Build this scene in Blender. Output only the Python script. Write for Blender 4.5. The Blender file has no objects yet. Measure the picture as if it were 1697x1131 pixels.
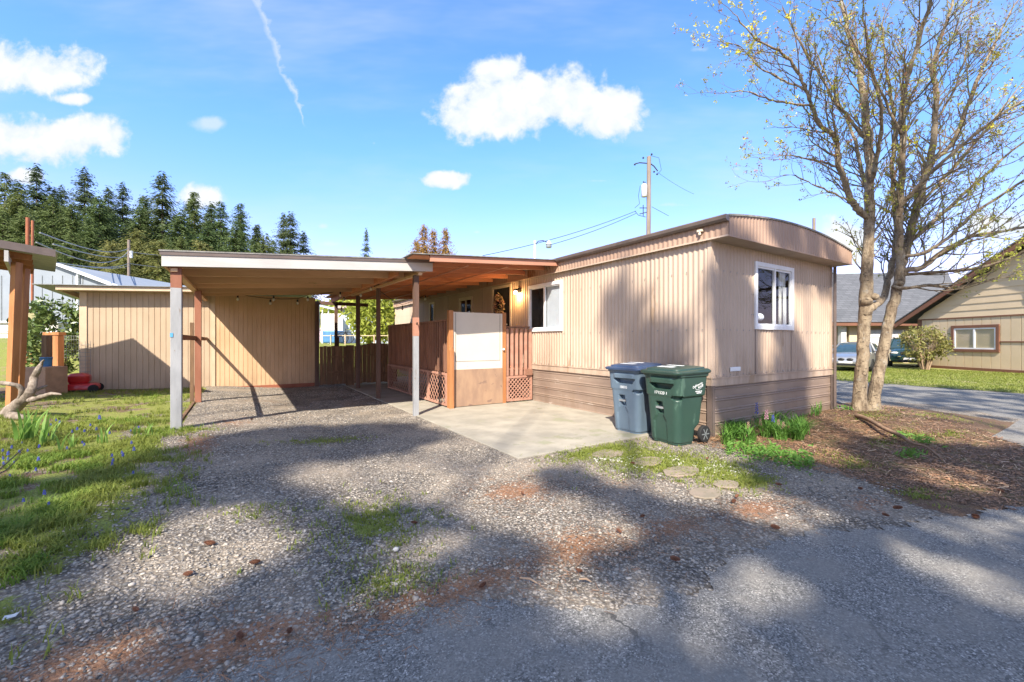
import bpy, math, random
import numpy as np
from mathutils import Vector, Matrix, noise as mnoise
rnd = random.Random(7)
scene = bpy.context.scene
COL = scene.collection
# ---------------------------------------------------------------- frames
YAW = math.radians(32.67)
CC, SS = math.cos(YAW), math.sin(YAW)
FOC, CXP, CYP, CAMZ = 705.0, 848.5, 565.5, 1.5
def CW(X, Z):
    return (X*CC + Z*SS, -X*SS + Z*CC)
def PX(px, Z):
    return CW((px-CXP)/FOC*Z, Z)
def ZY(py, Z):
    return CAMZ + (CYP-py)/FOC*Z
def G(px, py, z=0.0):
    Z = FOC*(CAMZ-z)/(py-CYP)
    return PX(px, Z)
def proj(x, y, z):
    X = x*CC - y*SS; Z = x*SS + y*CC
    return CXP+FOC*X/Z, CYP-FOC*(z-CAMZ)/Z
def sst(a, b, x):
    t = np.clip((x-a)/(b-a), 0, 1)
    return t*t*(3-2*t)
def gz(x, y):
    """height of the ground"""
    z = 0.16*sst(1.6, -0.9, x)*sst(2.2, 5.0, y) + 0.10*sst(-1.5, -4.5, x)*sst(3, 8, y)
    z = z + 0.13*np.exp(-(((x-10.6)/1.7)**2 + ((y-3.0)/1.2)**2))
    z = z + 1.35*sst(18.5, 23.0, y)*sst(12.0, 9.0, x)
    z = z - 0.03*sst(0.0, 3.0, x)*sst(9, 12, y)*0
    return z
def gzf(x, y): return float(gz(np.float64(x), np.float64(y)))
# ---------------------------------------------------------------- materials
MATS = {}
class NT:
    def __init__(s, tree): s.t = tree
    def n(s, typ, **kw):
        nd = s.t.nodes.new(typ)
        for k, v in kw.items():
            if k[0] == '_': setattr(nd, k[1:], v)
        return nd
    def put(s, nd, key, v):
        sk = nd.inputs[key]
        if isinstance(v, bpy.types.NodeSocket): s.t.links.new(v, sk)
        elif v is not None:
            try: sk.default_value = v
            except Exception: sk.default_value = (v[0], v[1], v[2], 1.0)
    def math(s, op, a, b=None, c=None, clamp=False):
        nd = s.t.nodes.new('ShaderNodeMath'); nd.operation = op; nd.use_clamp = clamp
        s.put(nd, 0, a)
        if b is not None: s.put(nd, 1, b)
        if c is not None: s.put(nd, 2, c)
        return nd.outputs[0]
    def vmath(s, op, a, b=None):
        nd = s.t.nodes.new('ShaderNodeVectorMath'); nd.operation = op
        s.put(nd, 0, a)
        if b is not None: s.put(nd, 1, b)
        return nd.outputs['Value'] if op in ('DOT_PRODUCT', 'LENGTH') else nd.outputs[0]
    def mix(s, f, a, b, blend='MIX'):
        nd = s.t.nodes.new('ShaderNodeMix'); nd.data_type = 'RGBA'; nd.blend_type = blend
        s.put(nd, 0, f); s.put(nd, 6, col4(a)); s.put(nd, 7, col4(b))
        return nd.outputs[2]
    def noise(s, vec, scale, detail=4, rough=.55, dist=0.0, out=0):
        nd = s.t.nodes.new('ShaderNodeTexNoise')
        if vec is not None: s.put(nd, 'Vector', vec)
        s.put(nd, 'Scale', scale); s.put(nd, 'Detail', detail); s.put(nd, 'Roughness', rough); s.put(nd, 'Distortion', dist)
        return nd.outputs[out]
    def voro(s, vec, scale, out='Distance', feature='F1', rand=1.0):
        nd = s.t.nodes.new('ShaderNodeTexVoronoi'); nd.feature = feature
        if vec is not None: s.put(nd, 'Vector', vec)
        s.put(nd, 'Scale', scale); s.put(nd, 'Randomness', rand)
        return nd.outputs[out]
    def ramp(s, f, stops):
        nd = s.t.nodes.new('ShaderNodeValToRGB'); s.put(nd, 0, f)
        el = nd.color_ramp.elements
        while len(el) < len(stops): el.new(0.5)
        for e, (p, c) in zip(el, stops): e.position = p; e.color = col4(c)
        return nd.outputs[0]
    def sstep(s, x, a, b):
        nd = s.t.nodes.new('ShaderNodeMapRange'); nd.interpolation_type = 'SMOOTHSTEP'
        s.put(nd, 0, x); s.put(nd, 1, a); s.put(nd, 2, b)
        return nd.outputs[0]
    def mapping(s, vec, scale=(1,1,1), rot=(0,0,0)):
        nd = s.t.nodes.new('ShaderNodeMapping'); s.put(nd, 'Vector', vec)
        nd.inputs['Scale'].default_value = scale; nd.inputs['Rotation'].default_value = rot
        return nd.outputs[0]
    def bump(s, h, strength=.3, dist=.02, normal=None):
        nd = s.t.nodes.new('ShaderNodeBump'); s.put(nd, 'Height', h)
        s.put(nd, 'Strength', strength); s.put(nd, 'Distance', dist)
        if normal is not None: s.put(nd, 'Normal', normal)
        return nd.outputs[0]
def col4(c):
    if isinstance(c, bpy.types.NodeSocket): return c
    if isinstance(c, (int, float)): return (c, c, c, 1.0)
    return (c[0], c[1], c[2], 1.0)
def newmat(name):
    m = bpy.data.materials.new(name); m.use_nodes = True
    t = m.node_tree; t.nodes.clear()
    nt = NT(t)
    out = t.nodes.new('ShaderNodeOutputMaterial')
    bs = t.nodes.new('ShaderNodeBsdfPrincipled')
    t.links.new(bs.outputs[0], out.inputs[0])
    MATS[name] = m
    return m, nt, bs, out
def mat(name, c1, c2=None, scale=6, stretch=(1,1,1), rough=.7, rough2=None, bump=.15, bscale=60, metal=0.0,
        spec=.4, patch=None, detail=6, coat=0, coord='Object', bdist=.01, transl=0):
    """base colour that wanders between c1 and c2; patch=(colour, scale, threshold, stretch) adds worn or stained patches"""
    m, nt, bs, out = newmat(name)
    tc = nt.n('ShaderNodeTexCoord').outputs['Object']
    v = nt.mapping(tc, stretch)
    c2 = c2 or tuple(min(1, k*.75) for k in c1)
    f = nt.noise(v, scale, detail, .6)
    f = nt.sstep(f, .3, .7)
    base = nt.mix(f, c1, c2)
    if patch:
        pc, ps, th = patch[:3]
        pst = patch[3] if len(patch) > 3 else (1,1,1)
        pf = nt.noise(nt.mapping(tc, pst), ps, 8, .65)
        pf = nt.sstep(pf, th, th+.06)
        base = nt.mix(pf, base, pc)
    if name in ('siding_tan', 'shed_siding', 'shed_siding_warm', 'skirting_brown'):      # splashed dirt low on the walls, runs of old rust
        zz = nt.n('ShaderNodeSeparateXYZ'); nt.put(zz, 0, nt.n('ShaderNodeNewGeometry').outputs['Position'])
        z0 = 0.93 if name == 'siding_tan' else .05
        gr = nt.math('MULTIPLY', nt.sstep(zz.outputs[2], z0+.75, z0), nt.sstep(nt.noise(nt.mapping(tc, (3,3,.7)), 1.6, 8, .7), .38, .7))
        base = nt.mix(nt.math('MULTIPLY', gr, .5), base, (.20,.135,.085))
        st_ = nt.math('MULTIPLY', nt.sstep(nt.noise(nt.mapping(tc, (7,7,.22)), 1.3, 5, .6), .62, .80), .26)
        base = nt.mix(st_, base, (.27,.185,.125))
    if any(k in name for k in ('joist','awning','rail','fence','lattice','plywood')):
        oi = nt.n('ShaderNodeObjectInfo').outputs['Random']
        if 'fence' in name: oi = nt.n('ShaderNodeNewGeometry').outputs['Random Per Island']
        base = nt.mix(nt.math('MULTIPLY', oi, .85 if 'fence' in name else .62 if 'joist' in name or 'awning' in name else .4), base, tuple(k*.42 for k in c1))
    nt.put(bs, 'Base Color', base)
    if rough2 is not None:
        nt.put(bs, 'Roughness', nt.math('MULTIPLY_ADD', f, rough2-rough, rough))
    else: nt.put(bs, 'Roughness', rough)
    nt.put(bs, 'Metallic', metal); nt.put(bs, 'Specular IOR Level', spec)
    if coat: nt.put(bs, 'Coat Weight', coat)
    if bump:
        b = nt.noise(v, bscale, 5, .6)
        nt.put(bs, 'Normal', nt.bump(b, bump, bdist))
    if transl:
        tr = nt.n('ShaderNodeBsdfTranslucent'); nt.put(tr, 'Color', base)
        mx = nt.n('ShaderNodeMixShader'); nt.put(mx, 0, transl)
        nt.t.links.new(bs.outputs[0], mx.inputs[1]); nt.t.links.new(tr.outputs[0], mx.inputs[2])
        nt.t.links.new(mx.outputs[0], out.inputs[0])
    return m
def leafmat(name, c1, c2, scale=1.5, transl=.3, rough=.6, c3=None):
    m, nt, bs, out = newmat(name)
    tc = nt.n('ShaderNodeTexCoord').outputs['Object']
    f = nt.sstep(nt.noise(tc, scale, 3, .6), .35, .65)
    g = nt.n('ShaderNodeNewGeometry').outputs['Random Per Island']
    oi = nt.n('ShaderNodeObjectInfo').outputs['Random']
    base = nt.mix(nt.math('MULTIPLY_ADD', g, .7, nt.math('MULTIPLY', f, .3)), c1, c2)
    if c3: base = nt.mix(nt.math('MULTIPLY', oi, .8), base, c3)
    nt.put(bs, 'Base Color', base); nt.put(bs, 'Roughness', rough); nt.put(bs, 'Specular IOR Level', .3)
    tr = nt.n('ShaderNodeBsdfTranslucent'); nt.put(tr, 'Color', base)
    mx = nt.n('ShaderNodeMixShader'); nt.put(mx, 0, transl)
    nt.t.links.new(bs.outputs[0], mx.inputs[1]); nt.t.links.new(tr.outputs[0], mx.inputs[2])
    nt.t.links.new(mx.outputs[0], out.inputs[0])
    return m
# ---------------------------------------------------------------- mesh builder
class MB:
    def __init__(s): s.v = []; s.f = []
    def add(s, vs, fs):
        o = len(s.v); s.v += [tuple(p) for p in vs]; s.f += [tuple(i+o for i in f) for f in fs]; return s
    def box(s, x0, x1, y0, y1, z0, z1):
        return s.hexa([(x0,y0,z0),(x1,y0,z0),(x1,y1,z0),(x0,y1,z0),(x0,y0,z1),(x1,y0,z1),(x1,y1,z1),(x0,y1,z1)])
    def hexa(s, p):
        return s.add(p, [(3,2,1,0),(4,5,6,7),(0,1,5,4),(1,2,6,5),(2,3,7,6),(3,0,4,7)])
    def obox(s, c, d, rot=None, M=None):
        R = M or Matrix.Rotation(rot or 0, 3, 'Z')
        c = Vector(c); a, b, e = d[0]/2, d[1]/2, d[2]/2
        P = [(-a,-b,-e),(a,-b,-e),(a,b,-e),(-a,b,-e),(-a,-b,e),(a,-b,e),(a,b,e),(-a,b,e)]
        return s.hexa([c + R @ Vector(q) for q in P])
    def beam(s, p0, p1, w, h, up=(0,0,1)):
        """rectangular bar from p0 to p1, w sideways, h along up"""
        p0 = Vector(p0); p1 = Vector(p1); d = (p1-p0).normalized(); up = Vector(up)
        sd = d.cross(up)
        if sd.length < 1e-4: sd = Vector((1,0,0))
        sd.normalize(); u = sd.cross(d).normalized()
        a = sd*(w/2); b = u*(h/2)
        return s.hexa([p0-a-b, p0+a-b, p1+a-b, p1-a-b, p0-a+b, p0+a+b, p1+a+b, p1-a+b])
    def tube(s, path, rad, n=8, cap=True):
        path = [Vector(p) for p in path]
        if not hasattr(rad, '__len__'): rad = [rad]*len(path)
        vs = []; ref = None
        for i, p in enumerate(path):
            d = (path[min(i+1, len(path)-1)] - path[max(i-1, 0)])
            if d.length < 1e-9: d = Vector((0,0,1))
            d.normalize()
            if ref is None:
                ref = d.cross(Vector((0,0,1)))
                if ref.length < .05: ref = Vector((1,0,0))
            ref = (ref - d*ref.dot(d))
            if ref.length < 1e-5: ref = d.orthogonal()
            ref.normalize(); b = d.cross(ref)
            for k in range(n):
                a = 2*math.pi*k/n
                vs.append(p + (ref*math.cos(a) + b*math.sin(a))*rad[i])
        fs = [(i*n+k, i*n+(k+1)%n, (i+1)*n+(k+1)%n, (i+1)*n+k) for i in range(len(path)-1) for k in range(n)]
        if cap:
            fs.append(tuple(range(n))[::-1]); fs.append(tuple((len(path)-1)*n+k for k in range(n)))
        return s.add(vs, fs)
    def cyl(s, c, r, h, n=16, axis='z', r2=None):
        a = {'z': Vector((0,0,1)), 'x': Vector((1,0,0)), 'y': Vector((0,1,0))}[axis]
        c = Vector(c); return s.tube([c, c+a*h], [r, r if r2 is None else r2], n)
    def lathe(s, prof, c=(0,0,0), n=20, M=None):
        vs = []; c = Vector(c)
        for r, z in prof:
            for k in range(n):
                a = 2*math.pi*k/n; q = Vector((r*math.cos(a), r*math.sin(a), z))
                if M: q = M @ q
                vs.append(c+q)
        m = len(prof)
        fs = [(i*n+k, i*n+(k+1)%n, (i+1)*n+(k+1)%n, (i+1)*n+k) for i in range(m-1) for k in range(n)]
        fs.append(tuple(range(n))[::-1]); fs.append(tuple((m-1)*n+k for k in range(n)))
        return s.add(vs, fs)
    def loft(s, rings, cap=True):
        n = len(rings[0]); vs = [p for r in rings for p in r]
        fs = [(i*n+k, i*n+(k+1)%n, (i+1)*n+(k+1)%n, (i+1)*n+k) for i in range(len(rings)-1) for k in range(n)]
        if cap:
            fs.append(tuple(range(n))[::-1]); fs.append(tuple((len(rings)-1)*n+k for k in range(n)))
        return s.add(vs, fs)
    def prism(s, poly, ext):
        """poly: list of 3-D points; ext: extrusion vector"""
        n = len(poly); e = Vector(ext)
        vs = [Vector(p) for p in poly] + [Vector(p)+e for p in poly]
        fs = [tuple(range(n))[::-1], tuple(range(n, 2*n))] + [(k, (k+1)%n, n+(k+1)%n, n+k) for k in range(n)]
        return s.add(vs, fs)
    def ball(s, c, r, nu=12, nv=8, sc=(1,1,1)):
        prof = [(max(1e-4, math.sin(math.pi*i/nv))*r, -math.cos(math.pi*i/nv)*r) for i in range(nv+1)]
        vs0 = len(s.v); s.lathe(prof, (0,0,0), nu)
        for i in range(vs0, len(s.v)):
            x, y, z = s.v[i]; s.v[i] = (c[0]+x*sc[0], c[1]+y*sc[1], c[2]+z*sc[2])
        return s
def origin_of(o):
    v = Vector((0,0,0)); 
    while o is not None: v += o.location; o = o.parent
    return v
def link_mesh(name, me, m, parent=None, smooth=False, bevel=0, fix=False):
    if m is not None: me.materials.append(MATS[m] if isinstance(m, str) else m)
    if smooth: me.polygons.foreach_set('use_smooth', [True]*len(me.polygons))
    o = bpy.data.objects.new(name, me); COL.objects.link(o)
    if parent is not None: o.parent = parent
    if bevel:
        b = o.modifiers.new('bevel', 'BEVEL'); b.width = bevel; b.segments = 2; b.limit_method = 'ANGLE'; b.angle_limit = .6
    return o
def build(name, mb, m, parent=None, smooth=False, bevel=0, world=True, label=None, recalc=True):
    """one mesh object; world=True: vertices are world positions and become local to the parent thing"""
    me = bpy.data.meshes.new(name)
    off = origin_of(parent) if (parent is not None and world) else Vector((0,0,0))
    me.from_pydata([(p[0]-off.x, p[1]-off.y, p[2]-off.z) for p in mb.v], [], mb.f)
    if recalc:
        import bmesh
        bm = bmesh.new(); bm.from_mesh(me); bmesh.ops.recalc_face_normals(bm, faces=bm.faces); bm.to_mesh(me); bm.free()
    me.update()
    o = link_mesh(name, me, m, parent, smooth, bevel)
    if smooth and smooth != 'full':
        try: me.set_sharp_from_angle(angle=math.radians(40))
        except Exception: pass
    if label: o['label'] = label
    return o
def npmesh(name, V, F, m, parent=None, world=True, smooth=False):
    V = np.asarray(V, dtype=np.float32).reshape(-1, 3); F = np.asarray(F, dtype=np.int32)
    if parent is not None and world: V = V - np.array(origin_of(parent), dtype=np.float32)
    k = F.shape[1]
    me = bpy.data.meshes.new(name)
    me.vertices.add(len(V)); me.vertices.foreach_set('co', V.ravel())
    me.loops.add(F.size); me.loops.foreach_set('vertex_index', F.ravel())
    me.polygons.add(len(F)); me.polygons.foreach_set('loop_start', np.arange(0, F.size, k, dtype=np.int32))
    me.update(calc_edges=True)
    return link_mesh(name, me, m, parent, smooth)
def thing(name, label, cat, loc=(0,0,0), rz=0, group=None):
    o = bpy.data.objects.new(name, None); COL.objects.link(o)
    o.location = loc; o.rotation_euler = (0,0,rz); o.empty_display_size = .2
    o['label'] = label; o['category'] = cat
    if group: o['group'] = group
    return o
def tag(o, label, cat, group=None, kind=None):
    if label: o['label'] = label
    if cat: o['category'] = cat
    if group: o['group'] = group
    if kind: o['kind'] = kind
    return o
def copy_tree(o, parent=None):
    c = o.copy(); COL.objects.link(c); c.parent = parent
    for ch in list(o.children): copy_tree(ch, c)
    return c
def quads(centers, size, rs, aspect=1.0, up=None, droop=0.0, flat=0.0, bend=False):
    """random leaf quads (diamond shaped) around the given centres"""
    n = len(centers); C = np.asarray(centers, dtype=np.float64)
    size = np.broadcast_to(np.asarray(size, dtype=np.float64), (n,))[:, None]
    a = rs.normal(size=(n,3)); a[:,2] *= (1-flat); a[:,2] -= droop
    a /= np.linalg.norm(a, axis=1)[:,None]
    b = rs.normal(size=(n,3)); b[:,2] *= (1-flat)
    b -= a*np.sum(a*b, axis=1)[:,None]; b /= (np.linalg.norm(b, axis=1)[:,None]+1e-9)
    a = a*size; b = b*size*aspect
    V = np.stack([C-a, C-b*.6, C+a, C+b*.6], axis=1).reshape(-1,3)
    F = np.arange(n*4).reshape(n,4)
    return V, F
def vnoise(x, y, s=1.0, seed=0):
    """smooth value noise on arrays, 0..1"""
    x = np.asarray(x)*s + seed*17.3; y = np.asarray(y)*s - seed*9.1
    xi = np.floor(x); yi = np.floor(y); fx = x-xi; fy = y-yi
    fx = fx*fx*(3-2*fx); fy = fy*fy*(3-2*fy)
    def h(a, b):
        t = np.sin(a*127.1 + b*311.7 + seed*7.7)*43758.5453
        return t - np.floor(t)
    return (h(xi,yi)*(1-fx) + h(xi+1,yi)*fx)*(1-fy) + (h(xi,yi+1)*(1-fx) + h(xi+1,yi+1)*fx)*fy
def fbm(x, y, s=1.0, seed=0):
    return (vnoise(x,y,s,seed)*.5 + vnoise(x,y,s*2.1,seed+1)*.3 + vnoise(x,y,s*4.3,seed+2)*.2)
def sheet(s_list, off, p0, dr, nrm, z0, z1, openings=()):
    """upright sheet whose plan follows off(s): used for ribbed and grooved siding.
    z0, z1: numbers or functions of s; openings: (s0, s1, z0, z1) are left out"""
    mb = MB(); p0 = Vector((p0[0], p0[1], 0)); dr = Vector((dr[0], dr[1], 0)); nrm = Vector((nrm[0], nrm[1], 0))
    zf0 = z0 if callable(z0) else (lambda s: z0); zf1 = z1 if callable(z1) else (lambda s: z1)
    P = [p0 + dr*s + nrm*o for s, o in zip(s_list, off)]
    for i in range(len(s_list)-1):
        sm = (s_list[i]+s_list[i+1])/2
        cuts = sorted([(o[2], o[3]) for o in openings if o[0] < sm < o[1]])
        a0, b0 = zf0(s_list[i]), zf0(s_list[i+1]); a1, b1 = zf1(s_list[i]), zf1(s_list[i+1])
        lo = (a0, b0); segs = []
        for c in cuts:
            if c[0] > lo[0]: segs.append((lo, (c[0], c[0])))
            lo = (c[1], c[1])
        if lo[0] < a1: segs.append((lo, (a1, b1)))
        for (l, h) in segs:
            p, q = P[i], P[i+1]
            mb.add([(p.x,p.y,l[0]),(q.x,q.y,l[1]),(q.x,q.y,h[1]),(p.x,p.y,h[0])], [(0,1,2,3)])
    return mb
def ribs(L, pitch, amp, sharp=1.0, n=8, s0=0.0):
    m = max(2, int(round(L/pitch*n))); s = [s0+L*i/m for i in range(m+1)]
    return s, [amp*(math.copysign(abs(math.cos(2*math.pi*t/pitch))**sharp, math.cos(2*math.pi*t/pitch))) for t in s]
def grooves(L, pitch, depth, w=.012):
    s = [0.0]; o = [0.0]; t = pitch
    while t < L-.02:
        s += [t-w/2, t-w/2+.002, t+w/2-.002, t+w/2]; o += [0, -depth, -depth, 0]; t += pitch
    s.append(L); o.append(0); return s, o
def fix_shell(o, th=.02):
    return o
def text_mesh(txt, size, M, m, parent, name='lettering', extrude=.0015, shear=0.0):
    cu = bpy.data.curves.new('txt', 'FONT'); cu.body = txt; cu.size = size; cu.extrude = extrude
    cu.align_x = 'CENTER'; cu.align_y = 'CENTER'; cu.shear = shear
    to = bpy.data.objects.new('txt', cu); COL.objects.link(to)
    dg = bpy.context.evaluated_depsgraph_get()
    me = bpy.data.meshes.new_from_object(to.evaluated_get(dg))
    bpy.data.objects.remove(to); me.name = name
    me.transform(M)
    me.materials.clear()
    return link_mesh(name, me, m, parent)
# ---------------------------------------------------------------- palette
mat('siding_tan', (.525,.405,.31), (.435,.328,.245), scale=1.2, stretch=(1,1,.35), rough=.45, rough2=.6, bump=.05, bscale=20, spec=.4, patch=((.36,.25,.16), .9, .64, (1.6,1.6,.4)))
mat('fascia_rust', (.41,.28,.205), (.32,.21,.15), scale=1.1, stretch=(1,1,.5), rough=.55, bump=.05, bscale=25, patch=((.20,.10,.05), 1.6, .60, (1,1,.5)))
mat('soffit_tan', (.42,.34,.27), (.36,.28,.22), scale=2, rough=.6)
mat('skirting_brown', (.30,.225,.175), (.225,.165,.13), scale=1.5, stretch=(.5,.5,3), rough=.45, bump=.05, patch=((.42,.35,.29), 2.0, .62, (.6,.6,4)))
mat('gutter_brown', (.15,.115,.10), (.11,.085,.075), scale=3, rough=.4, spec=.5, bump=.04)
mat('roof_tar', (.16,.155,.15), (.28,.27,.25), scale=9, rough=.9, bump=.6, bscale=70)
mat('white_vinyl', (.80,.81,.82), (.72,.73,.75), scale=4, rough=.35, bump=.02)
mat('trim_cream', (.70,.60,.46), (.60,.50,.38), scale=4, rough=.55, bump=.05)
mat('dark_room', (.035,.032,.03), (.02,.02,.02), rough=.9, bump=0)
mat('room_grey', (.20,.18,.165), (.17,.155,.14), rough=.9, bump=0)
mat('blind_white', (.70,.73,.78), (.64,.67,.73), scale=3, rough=.6, bump=0)
mat('curtain_white', (.75,.74,.70), (.62,.61,.57), scale=6, stretch=(6,6,.5), rough=.85, bump=.1)
mat('shed_siding', (.50,.38,.265), (.43,.325,.22), scale=2.2, stretch=(1,1,.4), rough=.75, bump=.25, bscale=70, patch=((.40,.27,.15), 2.5, .70, (1,1,.5)))
mat('shed_siding_warm', (.60,.41,.245), (.52,.35,.20), scale=2.2, stretch=(1,1,.4), rough=.75, bump=.25, bscale=70, patch=((.66,.50,.30), 4.5, .72))
mat('shed_trim', (.60,.47,.33), (.52,.40,.27), scale=3, rough=.7, bump=.1)
mat('red_base', (.33,.12,.07), (.26,.09,.05), scale=4, rough=.8)
mat('grey_paint', (.34,.345,.35), (.24,.245,.25), scale=5, stretch=(1,1,.25), rough=.7, bump=.3, bscale=40, patch=((.20,.15,.11), 9, .60, (2,2,.4)))
mat('white_fascia', (.50,.48,.455), (.42,.40,.38), scale=2.0, stretch=(.4,3,3), rough=.6, bump=.12, bscale=30, patch=((.45,.40,.36), 4, .72, (.5,2,2)))
mat('redbrown_paint', (.30,.125,.075), (.235,.09,.05), scale=5, stretch=(1,1,.3), rough=.65, bump=.2, bscale=40, patch=((.56,.46,.36), 3.5, .70, (1.5,1.5,.5)))
mat('brown_post', (.145,.085,.06), (.10,.058,.042), scale=6, stretch=(1,1,.25), rough=.65, bump=.2, bscale=40)
mat('joist_tan', (.82,.54,.32), (.70,.44,.25), scale=2.2, stretch=(.4,3,3), rough=.7, bump=.2, bscale=40, patch=((.33,.27,.10), 1.6, .66, (.6,2,2)))
mat('roof_ply', (.40,.24,.13), (.30,.175,.09), scale=2.5, stretch=(.5,2,1), rough=.8, bump=.1)
mat('awning_orange', (.78,.34,.18), (.66,.27,.13), scale=3, stretch=(.4,3,3), rough=.65, bump=.2, bscale=40)
mat('awning_pink', (.60,.30,.20), (.52,.24,.155), scale=3, stretch=(.4,3,3), rough=.6, bump=.15, bscale=40)
mat('cedar_post', (.46,.205,.08), (.33,.135,.05), scale=6, stretch=(1.5,1.5,.18), rough=.6, bump=.25, bscale=30, patch=((.18,.07,.03), 9, .73))
mat('redwood_rail', (.33,.17,.11), (.20,.10,.065), scale=5, stretch=(1,1,.3), rough=.65, bump=.2, bscale=40)
mat('lattice_pink', (.50,.28,.20), (.40,.20,.14), scale=6, rough=.7, bump=.15)
mat('panel_cream', (.62,.58,.50), (.58,.54,.465), scale=2, rough=.45, bump=.02)
mat('black_line', (.03,.03,.03), rough=.5, bump=0)
mat('plywood', (.43,.28,.18), (.31,.20,.14), scale=2.6, stretch=(2,1,.8), rough=.8, bump=.3, bscale=40, patch=((.24,.155,.12), 3.2, .60, (1,1,1.6)))
mat('fence_weathered', (.34,.20,.11), (.12,.07,.04), scale=4, stretch=(3,3,.3), rough=.85, bump=.5, bscale=40, patch=((.38,.26,.15), 3.2, .60, (4,4,.4)))
mat('old_wood', (.22,.13,.07), (.12,.07,.04), scale=5, stretch=(2,2,.3), rough=.85, bump=.4)
mat('driftwood', (.30,.25,.20), (.13,.10,.075), scale=16, stretch=(1,1,.5), rough=.85, bump=.8, bscale=40)
mat('concrete', (.36,.33,.27), (.26,.24,.195), scale=1.8, detail=9, rough=.85, bump=.3, bscale=60, patch=((.25,.245,.17), 1.1, .58))
mat('stone_pink', (.29,.225,.175), (.21,.18,.13), scale=4, rough=.85, bump=.35, bscale=40)
mat('black_metal', (.03,.03,.032), (.02,.02,.02), rough=.45, metal=.3, bump=0)
mat('galv', (.45,.47,.48), (.36,.38,.39), scale=8, rough=.4, metal=.6, bump=.03)
mat('galv_wire', (.30,.32,.32), (.22,.24,.24), rough=.5, metal=.4, bump=0)
mat('chrome', (.7,.7,.7), rough=.12, metal=1.0, bump=0)
mat('bin_blue', (.115,.165,.215), (.10,.145,.195), scale=3, rough=.42, bump=.04, bscale=90, spec=.5, patch=((.16,.21,.26), 4, .66, (1,1,.3)))
mat('lid_blue', (.04,.07,.14), (.035,.06,.12), scale=3, rough=.3, bump=.03, spec=.5)
mat('bin_green', (.03,.068,.05), (.025,.058,.045), scale=3, rough=.40, bump=.04, bscale=90, spec=.5, patch=((.065,.12,.09), 5, .60, (1,1,.25)))
mat('lid_green', (.03,.06,.045), (.025,.05,.04), scale=3, rough=.3, bump=.03, spec=.5)
mat('tyre', (.02,.02,.02), rough=.8, bump=.1)
mat('white_ink', (.80,.82,.82), rough=.5, bump=0)
mat('wreath_twig', (.12,.07,.04), rough=.9)
leafmat('wreath_leaf', (.36,.28,.12), (.62,.42,.20), transl=.1, scale=20)
leafmat('wreath_flower', (.75,.50,.35), (.35,.12,.06), transl=.1, scale=20)
leafmat('needle_dark', (.055,.10,.035), (.12,.18,.055), scale=.35, transl=.28, c3=(.17,.20,.06))
leafmat('needle_blue', (.05,.085,.04), (.10,.145,.055), scale=.35, transl=.25, c3=(.10,.13,.05))
leafmat('needle_olive', (.22,.22,.06), (.14,.17,.05), scale=.3, transl=.3, c3=(.25,.24,.08))
leafmat('needle_gold', (.42,.24,.06), (.28,.19,.055), scale=.5, transl=.3)
leafmat('leaf_bright', (.30,.36,.05), (.42,.44,.09), scale=.6, transl=.4)
leafmat('leaf_rhodo', (.07,.13,.035), (.16,.20,.06), scale=2, transl=.2, rough=.35)
leafmat('leaf_bush', (.17,.19,.05), (.30,.26,.09), scale=2, transl=.3)
leafmat('leaf_iris', (.17,.32,.06), (.26,.42,.10), scale=3, transl=.45)
leafmat('leaf_lily', (.085,.21,.035), (.15,.29,.05), scale=3, transl=.4)
leafmat('grass_blade', (.13,.24,.03), (.27,.33,.06), scale=1.2, transl=.4)
leafmat('grass_yellow', (.28,.30,.06), (.17,.23,.04), scale=1.5, transl=.4)
leafmat('weed_leaf', (.11,.25,.04), (.17,.32,.06), scale=2, transl=.4)
leafmat('bud_green', (.30,.34,.06), (.42,.40,.05), scale=.6, transl=.3)
leafmat('bud_red', (.30,.12,.06), (.36,.20,.09), scale=.6, transl=.2)
leafmat('bud_yellow', (.65,.60,.03), (.75,.68,.06), scale=.6, transl=.3)
leafmat('flower_blue', (.06,.08,.42), (.13,.15,.60), scale=9, transl=.2)
leafmat('flower_pink', (.70,.28,.42), (.75,.45,.50), scale=9, transl=.2)
mat('flower_stem', (.16,.28,.07), rough=.6, bump=0)
mat('utility_wood', (.27,.22,.185), (.19,.15,.125), scale=5, stretch=(2,2,.2), rough=.85, bump=.3)
mat('rusty_pole', (.34,.12,.06), (.26,.09,.05), rough=.8)
mat('wire_grey', (.34,.35,.36), rough=.6, bump=0)
mat('bulb_clear', (.90,.87,.80), rough=.12, bump=0, spec=.8)
mat('wire_black', (.04,.045,.05), rough=.6, bump=0)
mat('lamp_glass_grey', (.25,.28,.30), rough=.3, bump=0)
mat('transformer', (.62,.64,.65), rough=.45, bump=0)
mat('metal_wall_blue', (.25,.28,.32), (.22,.25,.29), scale=1, rough=.55, bump=.03)
mat('house_grey_blue', (.48,.54,.62), (.43,.49,.57), scale=1, rough=.7, bump=.03)
mat('roof_brownish', (.42,.30,.24), (.32,.23,.19), scale=3, rough=.9)
mat('awning_pale', (.55,.63,.62), (.48,.56,.56), scale=1, rough=.6)
mat('house_khaki', (.62,.49,.33), (.57,.45,.30), scale=1.3, rough=.7, bump=.05)
mat('house_brown', (.20,.09,.055), (.165,.075,.045), scale=2, rough=.7)
mat('garage_white', (.62,.60,.57), (.55,.53,.50), rough=.6)
mat('stair_blue', (.30,.40,.50), (.24,.33,.42), rough=.7)
mat('car_silver', (.42,.42,.41), (.40,.40,.39), rough=.28, metal=.7, bump=0, coat=.6)
mat('car_green', (.015,.05,.05), (.013,.045,.045), rough=.22, metal=.3, bump=0, coat=.8)
mat('car_glass', (.03,.06,.07), rough=.06, bump=0, spec=.8)
mat('headlight', (.62,.62,.60), rough=.15, bump=0, spec=.8)
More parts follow.
